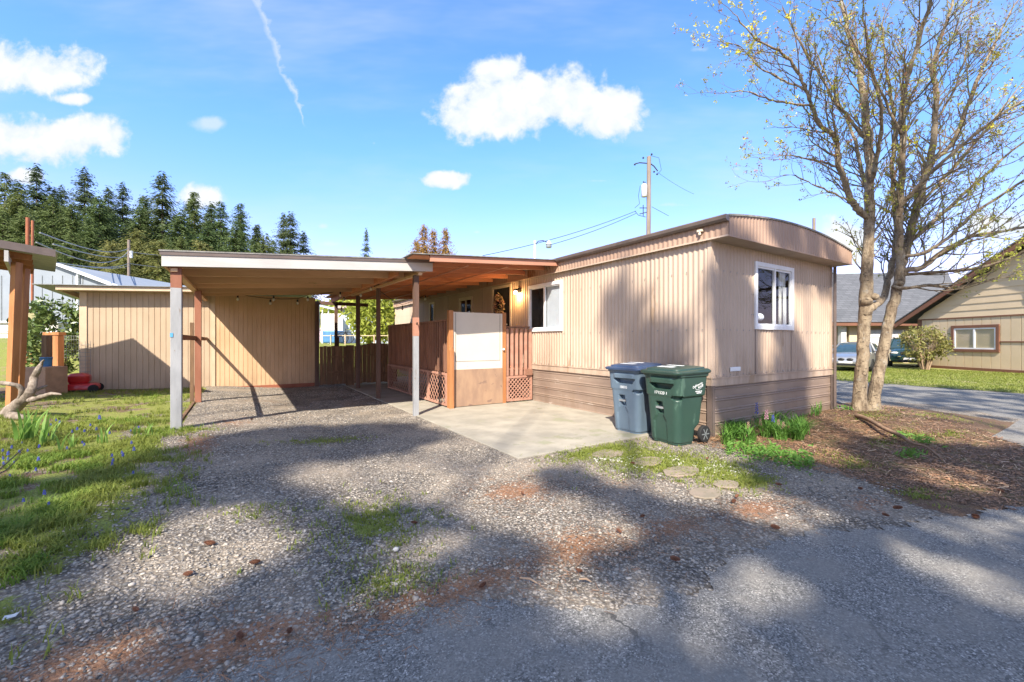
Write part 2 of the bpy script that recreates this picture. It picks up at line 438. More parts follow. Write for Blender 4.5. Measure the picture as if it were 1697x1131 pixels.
mat('red_lens', (.45,.03,.02), rough=.25, bump=0)
mat('mower_red', (.52,.03,.03), (.42,.02,.03), rough=.3, bump=0, coat=.4)
mat('blue_plastic', (.08,.22,.42), rough=.45, bump=0)
mat('tan_wood_box', (.45,.28,.18), rough=.7)
mat('meter_box', (.33,.30,.16), rough=.6)
mat('paper', (.75,.74,.74), rough=.8, bump=0)
mat('tape_blue', (.10,.35,.60), rough=.5, bump=0)
mat('cone_brown', (.20,.085,.045), (.11,.05,.03), scale=20, rough=.85)
mat('stick', (.42,.30,.20), (.30,.21,.14), rough=.85)
mat('root_bark', (.28,.18,.115), (.17,.11,.07), scale=8, rough=.9, bump=.5, bscale=30)
mat('white_stone', (.62,.60,.56), (.50,.48,.44), rough=.85)
# shingles with rows
m, nt, bs, out = newmat('shingle_grey')
tc = nt.n('ShaderNodeTexCoord').outputs['Object']
br = nt.n('ShaderNodeTexBrick'); nt.put(br, 'Vector', nt.mapping(tc, (1,1,1), (0,0,YAW)))
br.inputs['Color1'].default_value = (.065,.07,.078,1); br.inputs['Color2'].default_value = (.13,.135,.148,1)
br.inputs['Mortar'].default_value = (.035,.035,.04,1); br.inputs['Scale'].default_value = 1.0
br.inputs['Mortar Size'].default_value = .02; br.inputs['Brick Width'].default_value = .5; br.inputs['Row Height'].default_value = .2
nt.put(bs, 'Base Color', nt.mix(nt.noise(tc, 3, 4), br.outputs[0], (.10,.105,.115))); nt.put(bs, 'Roughness', .9)
# glass pane: see-through with reflections
def glassmat(name, tint, refl):
    m, nt, bs, out = newmat(name)
    nt.t.nodes.remove(bs)
    tr = nt.n('ShaderNodeBsdfTransparent'); nt.put(tr, 'Color', tint)
    gl = nt.n('ShaderNodeBsdfGlossy'); nt.put(gl, 'Roughness', .01)
    lw = nt.n('ShaderNodeLayerWeight'); nt.put(lw, 'Blend', .25)
    f = nt.math('MULTIPLY_ADD', lw.outputs['Fresnel'], .8, refl, clamp=True)
    f = nt.math('MULTIPLY', f, nt.math('SUBTRACT', 1.0, nt.n('ShaderNodeNewGeometry').outputs['Backfacing']))
    mx = nt.n('ShaderNodeMixShader'); nt.put(mx, 0, f)
    nt.t.links.new(tr.outputs[0], mx.inputs[1]); nt.t.links.new(gl.outputs[0], mx.inputs[2])
    nt.t.links.new(mx.outputs[0], out.inputs[0])
glassmat('glass', (.96,.975,.975), .04)
glassmat('bulb_glass', (.95,.95,.93), .12)
# lit wall lamp
m, nt, bs, out = newmat('lit_bulb')
nt.put(bs, 'Base Color', (.9,.8,.6)); nt.put(bs, 'Emission Color', (1,.72,.35)); nt.put(bs, 'Emission Strength', 9.0)
# bark with lichen for the near tree
m, nt, bs, out = newmat('bark')
tc = nt.n('ShaderNodeTexCoord').outputs['Object']
f1 = nt.sstep(nt.noise(nt.mapping(tc, (1,1,.35)), 9, 8, .7), .35, .62)
base = nt.mix(f1, (.15,.105,.065), (.38,.30,.20))
f2 = nt.math('MULTIPLY', nt.sstep(nt.noise(tc, 3.3, 8, .75), .55, .68), .7)
base = nt.mix(f2, base, (.42,.42,.38))
f3 = nt.sstep(nt.noise(tc, 3.1, 6, .7), .60, .70)
base = nt.mix(f3, base, (.30,.25,.06))
f4 = nt.sstep(nt.noise(nt.mapping(tc, (1,1,2.2)), 11, 6, .75), .56, .62)
base = nt.mix(nt.math('MULTIPLY', f4, 1.0), base, (.07,.05,.03))
nt.put(bs, 'Base Color', base); nt.put(bs, 'Roughness', .9)
nt.put(bs, 'Normal', nt.bump(nt.noise(nt.mapping(tc, (1,1,.4)), 22, 8, .7), 1.0, .06))
mat('twig', (.14,.105,.065), (.20,.165,.115), scale=5, rough=.9, bump=0)
mat('conifer_bark', (.14,.10,.07), (.09,.065,.045), rough=.95, bump=.3)
# ---------------------------------------------------------------- ground materials
def gravel_color(nt, P, w=None):
    w = nt.vmath('ADD', P, nt.vmath('MULTIPLY', nt.noise(P, 25, 2, out=1), (.02,.02,.02)))
    vc = nt.voro(w, 46, 'Color'); vd = nt.voro(w, 46, 'Distance')
    sep = nt.n('ShaderNodeSeparateColor'); nt.put(sep, 0, vc)
    c = nt.ramp(sep.outputs[0], [(0,(.06,.058,.055)),(.25,(.20,.19,.175)),(.55,(.34,.315,.28)),(.8,(.43,.38,.315)),(1,(.54,.49,.42))])
    vc2 = nt.voro(P, 95, 'Color'); s2 = nt.n('ShaderNodeSeparateColor'); nt.put(s2, 0, vc2)
    c2 = nt.ramp(s2.outputs[1], [(0,(.08,.075,.068)),(.5,(.27,.235,.195)),(1,(.48,.415,.335))])
    pick = nt.sstep(sep.outputs[1], .45, .55)
    c = nt.mix(pick, c, c2)
    edge = nt.sstep(vd, .30, .62)
    c = nt.mix(nt.math('MULTIPLY', edge, .75), c, (.075,.06,.045))
    return c, vd, nt.voro(P, 95, 'Distance')
m, nt, bs, out = newmat('ground_mix')
geo = nt.n('ShaderNodeNewGeometry'); P = geo.outputs['Position']
att = nt.n('ShaderNodeAttribute', ); att.attribute_name = 'mask'
sp = nt.n('ShaderNodeSeparateColor'); nt.put(sp, 0, att.outputs['Color'])
n1 = nt.noise(P, 6, 6, .7); n2 = nt.noise(P, 25, 5, .7); n3 = nt.noise(P, 1.1, 4, .6)
gc, vd, vd2 = gravel_color(nt, P)
gc = nt.mix(nt.sstep(n3, .4, .68), gc, nt.mix(.5, gc, (.40,.33,.25)))          # dusty patches
def wmask(sock, k1=.5, k2=.35, lo=.42, hi=.58):
    a = nt.math('MULTIPLY_ADD', nt.math('SUBTRACT', n1, .5), k1*1.6, sock)
    a = nt.math('MULTIPLY_ADD', nt.math('SUBTRACT', n2, .5), k2*1.6, a)
    return nt.sstep(a, lo, hi)
mg = wmask(sp.outputs[0]); mm = wmask(sp.outputs[1]); mn = wmask(sp.outputs[2], .6, .9, .35, .75)
fine = nt.noise(P, 70, 4, .8); fibre = nt.noise(nt.mapping(P, (1,3.2,1), (0,0,.6)), 60, 5, .8)
soil = nt.ramp(fine, [(.30,(.05,.032,.022)),(.50,(.135,.085,.055)),(.64,(.25,.165,.105)),(.74,(.40,.29,.20))])
soil = nt.mix(nt.sstep(nt.noise(P, 2.3, 5, .6), .5, .65), soil, nt.mix(.4, soil, (.22,.21,.07)))
ndl = nt.ramp(fibre, [(.32,(.11,.05,.028)),(.5,(.32,.15,.075)),(.7,(.56,.31,.17))])
grs = nt.ramp(nt.noise(P, 55, 8, .85), [(.34,(.08,.055,.03)),(.43,(.15,.13,.05)),(.51,(.20,.24,.05)),(.62,(.33,.35,.09)),(.74,(.48,.44,.19))])
grs = nt.mix(nt.sstep(nt.noise(P, 3.1, 5, .7), .52, .70), grs, (.25,.19,.11))
c = nt.mix(mn, gc, nt.mix(nt.sstep(fine, .35, .6), ndl, nt.mix(.4, ndl, gc)))
c = nt.mix(mm, c, soil); c = nt.mix(mg, c, grs)
nt.put(bs, 'Base Color', c); nt.put(bs, 'Roughness', .95); nt.put(bs, 'Specular IOR Level', .2)
h = nt.math('ADD', nt.math('MULTIPLY', vd, -1.0), nt.math('MULTIPLY', fine, .8))
b1 = nt.bump(h, .9, .012)
nt.put(bs, 'Normal', nt.bump(n1, .4, .03, b1))
m, nt, bs, out = newmat('asphalt')
P = nt.n('ShaderNodeNewGeometry').outputs['Position']
v = nt.voro(P, 125, 'Color'); s1 = nt.n('ShaderNodeSeparateColor'); nt.put(s1, 0, v)
c = nt.ramp(s1.outputs[0], [(0,(.075,.074,.070)),(.5,(.175,.170,.158)),(.88,(.27,.26,.24)),(1,(.45,.43,.40))])
c = nt.mix(nt.sstep(nt.noise(P, 30, 5, .8), .55, .66), c, (.06,.06,.06))
c = nt.mix(nt.math('MULTIPLY', nt.sstep(nt.noise(P, 1.3, 7, .7), .42, .62), .75), c, (.22,.205,.18))
vdist = nt.voro(nt.vmath('ADD', P, nt.vmath('MULTIPLY', nt.noise(P, 3, 4, out=1), (.5,.5,.5))), .55, 'Distance', 'DISTANCE_TO_EDGE')
crk = nt.math('MULTIPLY', nt.sstep(vdist, .012, .002), nt.sstep(nt.noise(P, .5, 3), .5, .62))
c = nt.mix(crk, c, (.04,.04,.04))
nt.put(bs, 'Base Color', c); nt.put(bs, 'Roughness', .9); nt.put(bs, 'Specular IOR Level', .3)
nt.put(bs, 'Normal', nt.bump(nt.math('ADD', nt.noise(P, 90, 4, .8), nt.voro(P, 75)), .55, .006))
m, nt, bs, out = newmat('lawn_far')
P = nt.n('ShaderNodeNewGeometry').outputs['Position']
c = nt.ramp(nt.noise(P, 9, 6, .8), [(.30,(.10,.115,.03)),(.5,(.25,.27,.06)),(.7,(.38,.36,.12))])
c = nt.mix(nt.sstep(nt.noise(P, .8, 4, .7), .5, .7), c, (.40,.33,.17))
nt.put(bs, 'Base Color', c); nt.put(bs, 'Roughness', .95); nt.put(bs, 'Normal', nt.bump(nt.noise(P, 30, 4, .8), .8, .05))
m, nt, bs, out = newmat('stone_grains')
r = nt.n('ShaderNodeNewGeometry').outputs['Random Per Island']
c = nt.ramp(r, [(0,(.07,.068,.065)),(.3,(.20,.19,.175)),(.6,(.30,.265,.225)),(.85,(.40,.345,.28)),(1,(.52,.47,.40))])
nt.put(bs, 'Base Color', c); nt.put(bs, 'Roughness', .8)
# ---------------------------------------------------------------- camera, sun, sky
cam_d = bpy.data.cameras.new('camera'); cam = bpy.data.objects.new('camera', cam_d); COL.objects.link(cam)
cam.location = (0,0,CAMZ); cam.rotation_euler = (math.radians(90), 0, -YAW)
cam_d.sensor_width = 36; cam_d.lens = 36*FOC/1697; cam_d.clip_end = 5000; cam_d.clip_start = .05
scene.camera = cam
SUNX, SUNY, TANE = .7071, .7071, .92
EL = math.atan(TANE)
sd = bpy.data.lights.new('sun', 'SUN'); sd.energy = 5.0; sd.angle = math.radians(.55); sd.color = (1.0,.91,.78)
so = bpy.data.objects.new('sun', sd); COL.objects.link(so)
ld = Vector((SUNX*math.cos(EL), SUNY*math.cos(EL), -math.sin(EL)))
so.rotation_euler = ld.to_track_quat('-Z', 'Y').to_euler(); so.location = (-20,-20,30)
w = bpy.data.worlds.new('World'); scene.world = w; w.use_nodes = True
t = w.node_tree; t.nodes.clear(); nt = NT(t)
wo = nt.n('ShaderNodeOutputWorld'); bg = nt.n('ShaderNodeBackground'); t.links.new(bg.outputs[0], wo.inputs[0])
sky = nt.n('ShaderNodeTexSky'); sky.sky_type = 'NISHITA'; sky.sun_disc = False
sky.sun_elevation = EL; sky.sun_rotation = math.atan2(-SUNX, -SUNY); sky.air_density = 1.0; sky.dust_density = .6; sky.ozone_density = 2.5
sky.altitude = 50
hs = nt.n('ShaderNodeHueSaturation'); nt.put(hs, 'Saturation', 1.06); nt.put(hs, 'Value', 1.0); nt.put(hs, 'Color', sky.outputs[0])
D = nt.vmath('NORMALIZE', nt.n('ShaderNodeTexCoord').outputs['Generated'])
fz = nt.math('MAXIMUM', nt.vmath('DOT_PRODUCT', D, (SS, CC, 0)), .05)
U = nt.math('DIVIDE', nt.vmath('DOT_PRODUCT', D, (CC, -SS, 0)), fz)
sepd = nt.n('ShaderNodeSeparateXYZ'); nt.put(sepd, 0, D)
Vv = nt.math('DIVIDE', sepd.outputs[2], fz)
cmb = nt.n('ShaderNodeCombineXYZ'); nt.put(cmb, 0, U); nt.put(cmb, 1, Vv)
UV = cmb.outputs[0]
na = nt.math('SUBTRACT', nt.noise(UV, 6.5, 10, .58, .3), .5)
nb = nt.math('SUBTRACT', nt.noise(UV, 19, 8, .6, .2), .5)
def cloud_field(cl, amp_a, amp_b, lo, hi):
    acc = None
    for (px, py, a, b, st) in cl:
        u0, v0, a, b = (px-CXP)/FOC, (CYP-py)/FOC, a/FOC, b/FOC
        du = nt.math('DIVIDE', nt.math('SUBTRACT', U, u0), a); dv = nt.math('DIVIDE', nt.math('SUBTRACT', Vv, v0), b)
        e = nt.math('SUBTRACT', st, nt.math('SQRT', nt.math('ADD', nt.math('MULTIPLY', du, du), nt.math('MULTIPLY', dv, dv))))
        acc = e if acc is None else nt.math('SMOOTH_MAX', acc, e, .25)
    acc = nt.math('MAXIMUM', acc, -2.5)
    f = nt.math('ADD', acc, nt.math('ADD', nt.math('MULTIPLY', na, amp_a), nt.math('MULTIPLY', nb, amp_b)))
    return nt.sstep(f, lo, hi), f
big, bf = cloud_field([(800,188,82,50,1),(868,165,95,62,1),(835,118,50,30,1),(940,165,80,52,1),(1015,182,82,42,1),
    (40,120,115,46,1),(-40,110,90,60,1),(75,232,110,42,1),(-30,225,90,50,1),(165,220,60,38,1),(120,165,50,14,.8),
    (330,328,42,26,1),(45,292,42,18,.9),(740,298,44,15,1),(1390,400,50,42,1),(1640,380,90,36,.9),(1330,395,60,30,.8)], 1.9, 1.2, -.10, .40)
small, sf = cloud_field([(345,205,34,14,1),(535,375,18,10,.6),(790,385,16,8,.6),(1222,280,34,16,.5),(1160,82,46,14,.4),(620,238,10,8,.4),(555,405,60,14,.4),(675,298,14,20,.35),(1000,300,180,10,.2),(1100,340,200,14,.35)], 1.3, 1.1, .0, .8)
yv = nt.math('MULTIPLY_ADD', Vv, -FOC, CYP)                                     # contrail
xc = nt.math('MULTIPLY_ADD', yv, .42, 424)
xc = nt.math('ADD', xc, nt.math('MULTIPLY', na, 46)); xc = nt.math('ADD', xc, nt.math('MULTIPLY', nb, 30))
wd = nt.math('MULTIPLY_ADD', yv, -.062, 17)
xd = nt.math('ABSOLUTE', nt.math('SUBTRACT', nt.math('MULTIPLY_ADD', U, FOC, CXP), xc))
tr_ = nt.math('SUBTRACT', 1.0, nt.math('DIVIDE', xd, nt.math('MAXIMUM', wd, .5)))
tr_ = nt.math('MULTIPLY', nt.sstep(nt.math('ADD', tr_, nt.math('MULTIPLY', nb, 2.6)), .0, 1.5), nt.sstep(yv, 214, 196))
dens = nt.math('MAXIMUM', big, nt.math('MAXIMUM', nt.math('MULTIPLY', small, .6), nt.math('MULTIPLY', tr_, .7)))
veil = nt.math('MULTIPLY', nt.sstep(nt.noise(nt.mapping(UV, (.6,2.2,1), (0,0,.25)), 1.6, 5, .6), .42, .8), .42)
dens = nt.math('MAXIMUM', dens, veil, clamp=True)
shade = nt.sstep(nt.math('ADD', bf, nt.math('MULTIPLY', nb, 2.0)), .1, 2.2)
ccol = nt.mix(shade, (3.5,3.75,4.15), (5.8,5.8,5.8))
low = nt.sstep(sepd.outputs[2], .45, .0)
skyc = nt.mix(1.0, hs.outputs[0], nt.mix(low, (.98,1.28,1.62), (1.42,.96,1.32)), 'MULTIPLY')
sunside = nt.sstep(nt.vmath('DOT_PRODUCT', D, (-ld.x, -ld.y, -ld.z)), -.05, .85)      # pale glare of the sky round the sun, behind the viewpoint
skyc = nt.mix(nt.math('MULTIPLY', sunside, .5), skyc, (3.7,3.65,3.55))
fin = nt.mix(dens, skyc, ccol)
nt.put(bg, 'Color', fin); nt.put(bg, 'Strength', .12)
scene.view_settings.view_transform = 'Standard'; scene.view_settings.look = 'None'
scene.view_settings.exposure = 1.10; scene.view_settings.gamma = 1.0
scene.render.engine = 'CYCLES'
scene.cycles.max_bounces = 6; scene.cycles.transparent_max_bounces = 12; scene.cycles.caustics_reflective = False; scene.cycles.caustics_refractive = False
# ---------------------------------------------------------------- ground
def axis(fine0, fine1, step, lo, hi):
    a = list(np.arange(fine0, fine1+1e-6, step)); d = step; x = fine1
    while x < hi: d *= 1.25; x += d; a.append(x)
    d = step; x = fine0; b = []
    while x > lo: d *= 1.25; x -= d; b.append(x)
    return np.array(b[::-1]+a)
gx = axis(-5.5, 12.5, .07, -900, 900); gy = axis(-.5, 16.0, .07, -300, 1500)
X, Y = np.meshgrid(gx, gy)
near = (X > -9) & (X < 16) & (Y > -4) & (Y < 20)
Zg = gz(X, Y) + np.where(near, .022*(fbm(X, Y, 1.4, 3)-.5) + .010*(fbm(X, Y, 7, 5)-.5), 0)
Zg = np.where(Y < 1.6, np.minimum(Zg, -.004), Zg)
def ell(cx, cy, rx, ry, rot=0):
    c, s_ = math.cos(rot), math.sin(rot); dx = X-cx; dy = Y-cy
    return 1.15 - np.sqrt(((dx*c+dy*s_)/rx)**2 + ((-dx*s_+dy*c)/ry)**2)
wob = (fbm(X, Y, .9, 11)-.5)
# grass left
edge = -.72 + .35*wob*2 - .35*sst(4.4, 3.0, Y)
grass = sst(.45, -.45, (X-edge)) * sst(2.8, 3.6, Y + .25*(X+1.5)) * sst(15.6, 14.5, Y)
grass *= .34 + .72*sst(.35, .6, fbm(X, Y, 1.7, 21))
grass = np.where((Y > 8.3) & (Y < 15.4) & (X > -.78), grass*.2, grass)
for (cx, cy, rx, ry, k) in [(.93,3.55,.30,.42,.95),(.80,2.66,.26,.20,.7),(1.05,6.8,.55,.22,.6),(4.1,4.22,.75,.30,.95),(4.35,3.6,.75,.6,.95),(4.65,3.0,.6,.6,.9),(4.6,2.45,.45,.35,.75),(6.3,2.1,.3,.15,.55),(5.6,1.35,.25,.15,.6),(.15,4.1,.35,.25,.45),(9.9,3.1,.9,.5,.55),(7.6,2.2,.8,.35,.45),(10.8,2.6,.7,.4,.5)]:
    grass = np.maximum(grass, np.clip(ell(cx, cy, rx, ry), 0, 1)*k)
mulch = sst(-.3, .3, X - 5.95 - .35*wob + .75*sst(2.4, 1.1, Y)) * sst(12.9, 12.0, X-.25*(Y-4)) * sst(.2, .5, Y)
mulch *= sst(30, 20, Y)
mulch = np.maximum(mulch, sst(-.9, -1.5, X)*.55*sst(1.9, 2.6, Y))
mulch = np.maximum(mulch, sst(.2, -.5, X)*sst(10.0, 15.0, Y)*.0)
ndls = np.zeros_like(X)
for (cx, cy, rx, ry, k) in [(2.35,3.55,.55,.42,.75),(1.0,2.35,1.3,.25,.75),(2.1,2.35,.45,.35,.8),(2.9,2.2,.6,.25,.7),(-.6,2.7,.5,.35,.85),(3.9,2.0,.6,.3,.75),(3.3,3.1,.8,.7,.4),(-.45,6.9,.35,1.2,.75),(-.1,8.6,.6,.8,.6),(0,2.5,.8,.25,.8),(1.9,5.0,.6,.4,.3),(4.9,1.55,.7,.3,.6),(.4,11.5,1.6,2.2,.35),(.3,9,2,2,.35),(5.9,2.1,.5,.6,.5)]:
    ndls = np.maximum(ndls, np.clip(ell(cx, cy, rx, ry), 0, 1)*k)
faraway = sst(16.2, 17.5, Y) + sst(30, 40, np.abs(X)) + sst(-6, -9, X) + sst(-20, -30, Y)
grass = np.clip(grass + faraway, 0, 1)
V = np.stack([X, Y, Zg], axis=-1).reshape(-1, 3)
ny, nx = X.shape
ii = (np.arange(ny-1)[:,None]*nx + np.arange(nx-1)[None,:]).reshape(-1)
F = np.stack([ii, ii+1, ii+1+nx, ii+nx], axis=1)
ground = npmesh('ground', V, F, 'ground_mix', smooth=True)
at = ground.data.color_attributes.new('mask', 'FLOAT_COLOR', 'POINT')
at.data.foreach_set('color', np.stack([grass, mulch, ndls, np.ones_like(X)], axis=-1).reshape(-1).astype(np.float32))
tag(ground, None, None, kind='structure')
# asphalt roads: ragged-edged sheets a few mm over the ground
def strip(name, A, B, m, z=.006, kind='structure'):
    """sheet between two polylines of equal length"""
    V = []; n = len(A); K = 6
    for i in range(n):
        for k in range(K+1):
            f = k/K; x = A[i][0]*(1-f)+B[i][0]*f; y = A[i][1]*(1-f)+B[i][1]*f
            V.append((x, y, z))
    F = [(i*(K+1)+k, i*(K+1)+k+1, (i+1)*(K+1)+k+1, (i+1)*(K+1)+k) for i in range(n-1) for k in range(K)]
    o = npmesh(name, V, F, m); o['kind'] = kind; return o
edge_px = [(-260,1240),(0,1195),(150,1158),(300,1131),(420,1105),(520,1075),(600,1045),(700,1005),(760,1000),(830,1002),(880,1012),(960,1014),(1030,1012),(1100,1000),(1160,978),(1180,950),(1220,925),(1262,905),(1300,893),(1360,884),(1420,878),(1480,872),(1540,862),(1600,852),(1650,846),(1697,838)]
pts = [G(a, b) for a, b in edge_px]
ed = [(-60, 3.4), (-20, 3.1), (-8, 3.0), (-3.5, 2.9)] + [p for p in pts if p[0] > -3]
ed += [(6.9,.78),(7.8,.88),(8.7,1.02),(9.4,1.2),(10.1,1.6),(10.8,2.2),(11.4,3.0)]
dense = []
for i in range(len(ed)-1):
    (x0,y0),(x1,y1) = ed[i], ed[i+1]; L = math.hypot(x1-x0, y1-y0); k = max(1, int(min(L, 6)/.02)) if abs(x0) < 12 else 1
    for j in range(k):
        f = j/k; x = x0+(x1-x0)*f; y = y0+(y1-y0)*f
        j_ = .09*(float(fbm(x, y, 4, 2))-.5)*2 + .05*(float(vnoise(x, y, 19, 6))-.5)*2 + .02*(float(vnoise(x, y, 60, 6))-.5)*2
        dense.append((x, y+j_))
for (y_, x_) in [(3.0,11.4),(4.0,12.0),(6,12.4),(9,12.6),(14,12.9),(24,13.4),(60,15),(140,20)]:
    pass
main_edge = dense
road = strip('road', main_edge, [(p[0]-0.0, -9.0) for p in main_edge], 'asphalt', .008)
ys = list(np.arange(-9, 14, .1))+[16,20,30,60,140]
xa = np.interp(ys, [-9,3.0,4.0,5.5,8,12,22,60,140], [11.4,11.4,11.95,12.25,12.5,12.7,13.2,15,20])
xb = np.interp(ys, [-9,-1.0,.2,1.0,1.6,2.3,4.2,8,14,50,140], [70,70,40,23,20,18.7,18.9,19.7,20.6,24,30])
wav = .10*(fbm(np.array(ys), np.array(ys)*0, 1.5, 4)-.5)*2
strip('side_road', list(zip(xa+wav-.02, ys)), list(zip(xb+wav*2, ys)), 'asphalt', .010)
lawn = strip('lawn', list(zip(xb+wav*2-.1, ys)), [(90, y_) for y_ in ys], 'lawn_far', .022)
# concrete patio slab
mb = MB(); mb.box(2.98, 6.24, 4.50, 17.5, -.1, .018)
slab = build('patio_slab', mb, 'concrete', bevel=.008); slab['kind'] = 'structure'
# ---------------------------------------------------------------- mobile home
HX0, HX1, HY0, HY1 = 6.19, 10.49, 3.906, 19.9
home = thing('mobile_home', 'long tan ribbed metal mobile home with bowed roof, left of the bare tree', 'mobile home', (HX0,HY0,0))
def fb(mb, o, d, n, s0, s1, t0, t1, z0, z1):
    o = Vector(o); d = Vector((d[0],d[1],0)); n = Vector((n[0],n[1],0))
    q = lambda s, t, z: Vector((o.x,o.y,0)) + d*s + n*t + Vector((0,0,z))
    return mb.hexa([q(s0,t0,z0),q(s1,t0,z0),q(s1,t1,z0),q(s0,t1,z0),q(s0,t0,z1),q(s1,t0,z1),q(s1,t1,z1),q(s0,t1,z1)])
def window(parent, o, d, n, s0, s1, z0, z1, trim=.055, mframe='white_vinyl', room='room_grey', depth=.5, blind=None, sash=True, proud=.035, label=None):
    mb = MB()
    for a, b, c, e in ((s0-.02, s0+trim, z0-.02, z1+.02), (s1-trim, s1+.02, z0-.02, z1+.02), (s0+trim, s1-trim, z0-.02, z0+trim), (s0+trim, s1-trim, z1-trim, z1+.02)):
        fb(mb, o, d, n, a, b, -.02, proud, c, e)
    fr = build('window', mb, mframe, parent, bevel=.004, label=label)
    mb = MB()
    sm = (s0+s1)/2
    if sash:
        fb(mb, o, d, n, sm-.028, sm+.012, -.015, .022, z0+trim, z1-trim)
        fb(mb, o, d, n, sm+.014, sm+.045, -.018, .012, z0+trim, z1-trim)
        i = trim+.03
        for a, b, c, e in ((s0+trim, s0+i, z0+i, z1-i), (s1-i, s1-trim, z0+i, z1-i)): fb(mb, o, d, n, a, b, -.015, .012, c, e)
        for a, b in ((z0+trim, z0+i), (z1-i, z1-trim)): fb(mb, o, d, n, s0+trim, sm-.028, -.015, .014, a, b); fb(mb, o, d, n, sm+.045, s1-trim, -.015, .010, a, b)
        build('sash', mb, mframe, fr)
    mb = MB(); fb(mb, o, d, n, s0+trim, s1-trim, -.006, -.002, z0+trim, z1-trim)
    build('pane', mb, 'glass', fr)
    mb = MB()
    fb(mb, o, d, n, s0-.3, s0-.28, -depth, -.03, z0-.3, z1+.15); fb(mb, o, d, n, s1+.28, s1+.3, -depth, -.03, z0-.3, z1+.15)
    fb(mb, o, d, n, s0-.3, s1+.3, -depth-.02, -depth, z0-.3, z1+.15)
    fb(mb, o, d, n, s0-.28, s1+.28, -depth, -.03, z0-.32, z0-.30); fb(mb, o, d, n, s0-.28, s1+.28, -depth, -.03, z1+.15, z1+.17)
    build('room_behind_glass', mb, room, fr)
    if blind:
        b0, b1, kind = blind
        mb = MB()
        if kind == 'slats':
            z = z0+trim
            while z < z1-trim-.02:
                fb(mb, o, d, n, b0, b1, -.055, -.045, z+.004, z+.020); z += .024
            fb(mb, o, d, n, b0, b1, -.058, -.056, z0+trim, z1-trim)
            build('blind', mb, 'blind_white', fr)
        else:
            k = 24
            P = [(b0+(b1-b0)*i/k, -.09+.02*math.sin(i*1.7)) for i in range(k+1)]
            dd = Vector((d[0],d[1],0)); nn = Vector((n[0],n[1],0)); oo = Vector((o[0],o[1],0))
            vs = []; fs = []
            for i, (s, t_) in enumerate(P):
                p = oo+dd*s+nn*t_; vs += [(p.x,p.y,z0+.02),(p.x,p.y,z1-.02)]
                if i: fs.append((2*i-2,2*i,2*i+1,2*i-1))
            build('curtain', MB().add(vs, fs), 'curtain_white', fr)
    return fr
oA = (HX0, HY0); dA = (0,1); nA = (-1,0)          # long side
oB = (HX0, HY0); dB = (1,0); nB = (0,-1)          # end
opA = [(3.62,4.93,1.75,2.87),(5.82,6.73,.92,3.03),(8.05,8.96,2.15,2.90),(11.14,11.6,2.1,2.95)]
s, o = ribs(HY1-HY0, .095, .0085, .8, 10)
fix_shell(build('side_wall', sheet(s, o, oA, dA, nA, .93, 3.14, opA), 'siding_tan', home, recalc=False), .01)
s, o = ribs(HX1-HX0, .095, .0085, .8, 10)
opB = [(1.265,2.585,1.72,2.85)]
fix_shell(build('end_wall', sheet(s, o, oB, dB, nB, .93, 3.10, opB), 'siding_tan', home, recalc=False), .01)
mb = MB(); mb.box(HX1-.02, HX1, HY0, HY1, 0, 3.1); mb.box(HX0, HX1, HY1-.02, HY1, 0, 3.1); build('rear_wall', mb, 'siding_tan', home)
# corner trims
mb = MB(); mb.box(HX0-.014, HX0+.05, HY0-.016, HY0-.010, .93, 3.10); mb.box(HX0-.016, HX0-.010, HY0-.010, HY0+.05, .93, 3.12)
build('corner_trim', mb, 'siding_tan', home)
mb = MB(); mb.box(HX1-.05, HX1+.012, HY0-.016, HY0-.010, .93, 3.10)
build('corner_trim', mb, 'siding_tan', home)
# belt trim over the skirting
mb = MB()
fb(mb, oA, dA, nA, -.02, 16, .0, .022, .80, .93); fb(mb, oA, dA, nA, -.022, 16, .022, .034, .915, .935)
fb(mb, oB, dB, nB, -.0, 4.3, .0, .022, .79, .925); fb(mb, oB, dB, nB, -.012, 4.31, .022, .034, .912, .932)
build('belt_trim', mb, 'siding_tan', home)
# skirting with lengthwise ribs
def skirt(o, d, n, L, z0f):
    zs = []; offs = []
    z = .80
    prof = []
    z = .80
    while z > -.05:
        prof += [(z, 0), (z-.012, .012), (z-.026, .012), (z-.036, 0), (z-.050, .010), (z-.062, .010), (z-.072, 0)]
        z -= .19
    prof.append((-.1, 0))
    mb = MB(); O = Vector((o[0],o[1],0)); D_ = Vector((d[0],d[1],0)); N_ = Vector((n[0],n[1],0))
    vs = []; fs = []
    for i, (z, t_) in enumerate(prof):
        for sx_ in (0, L):
            p = O + D_*sx_ + N_*(t_-.012); vs.append((p.x,p.y,z))
        if i: fs.append((2*i-2, 2*i-1, 2*i+1, 2*i))
    return MB().add(vs, fs)
mbs = skirt(oA, dA, nA, 15.9, 0); e = skirt(oB, dB, nB, 4.3, 0)
mbs.add(e.v, e.f); build('skirting', mbs, 'skirting_brown', home)
mb = MB(); mb.box(HX0-.02, HX0+.06, HY0-.03, HY0-.012, 0, .80); mb.box(HX0-.03, HX0-.012, HY0-.03, HY0+.05, 0, .80); build('skirting_corner', mb, 'gutter_brown', home); mb = MB(); mb.box(HX1-.05, HX1+.02, HY0-.03, HY0-.012, .0, .80)
build('skirting_corner', mb, 'gutter_brown', home)
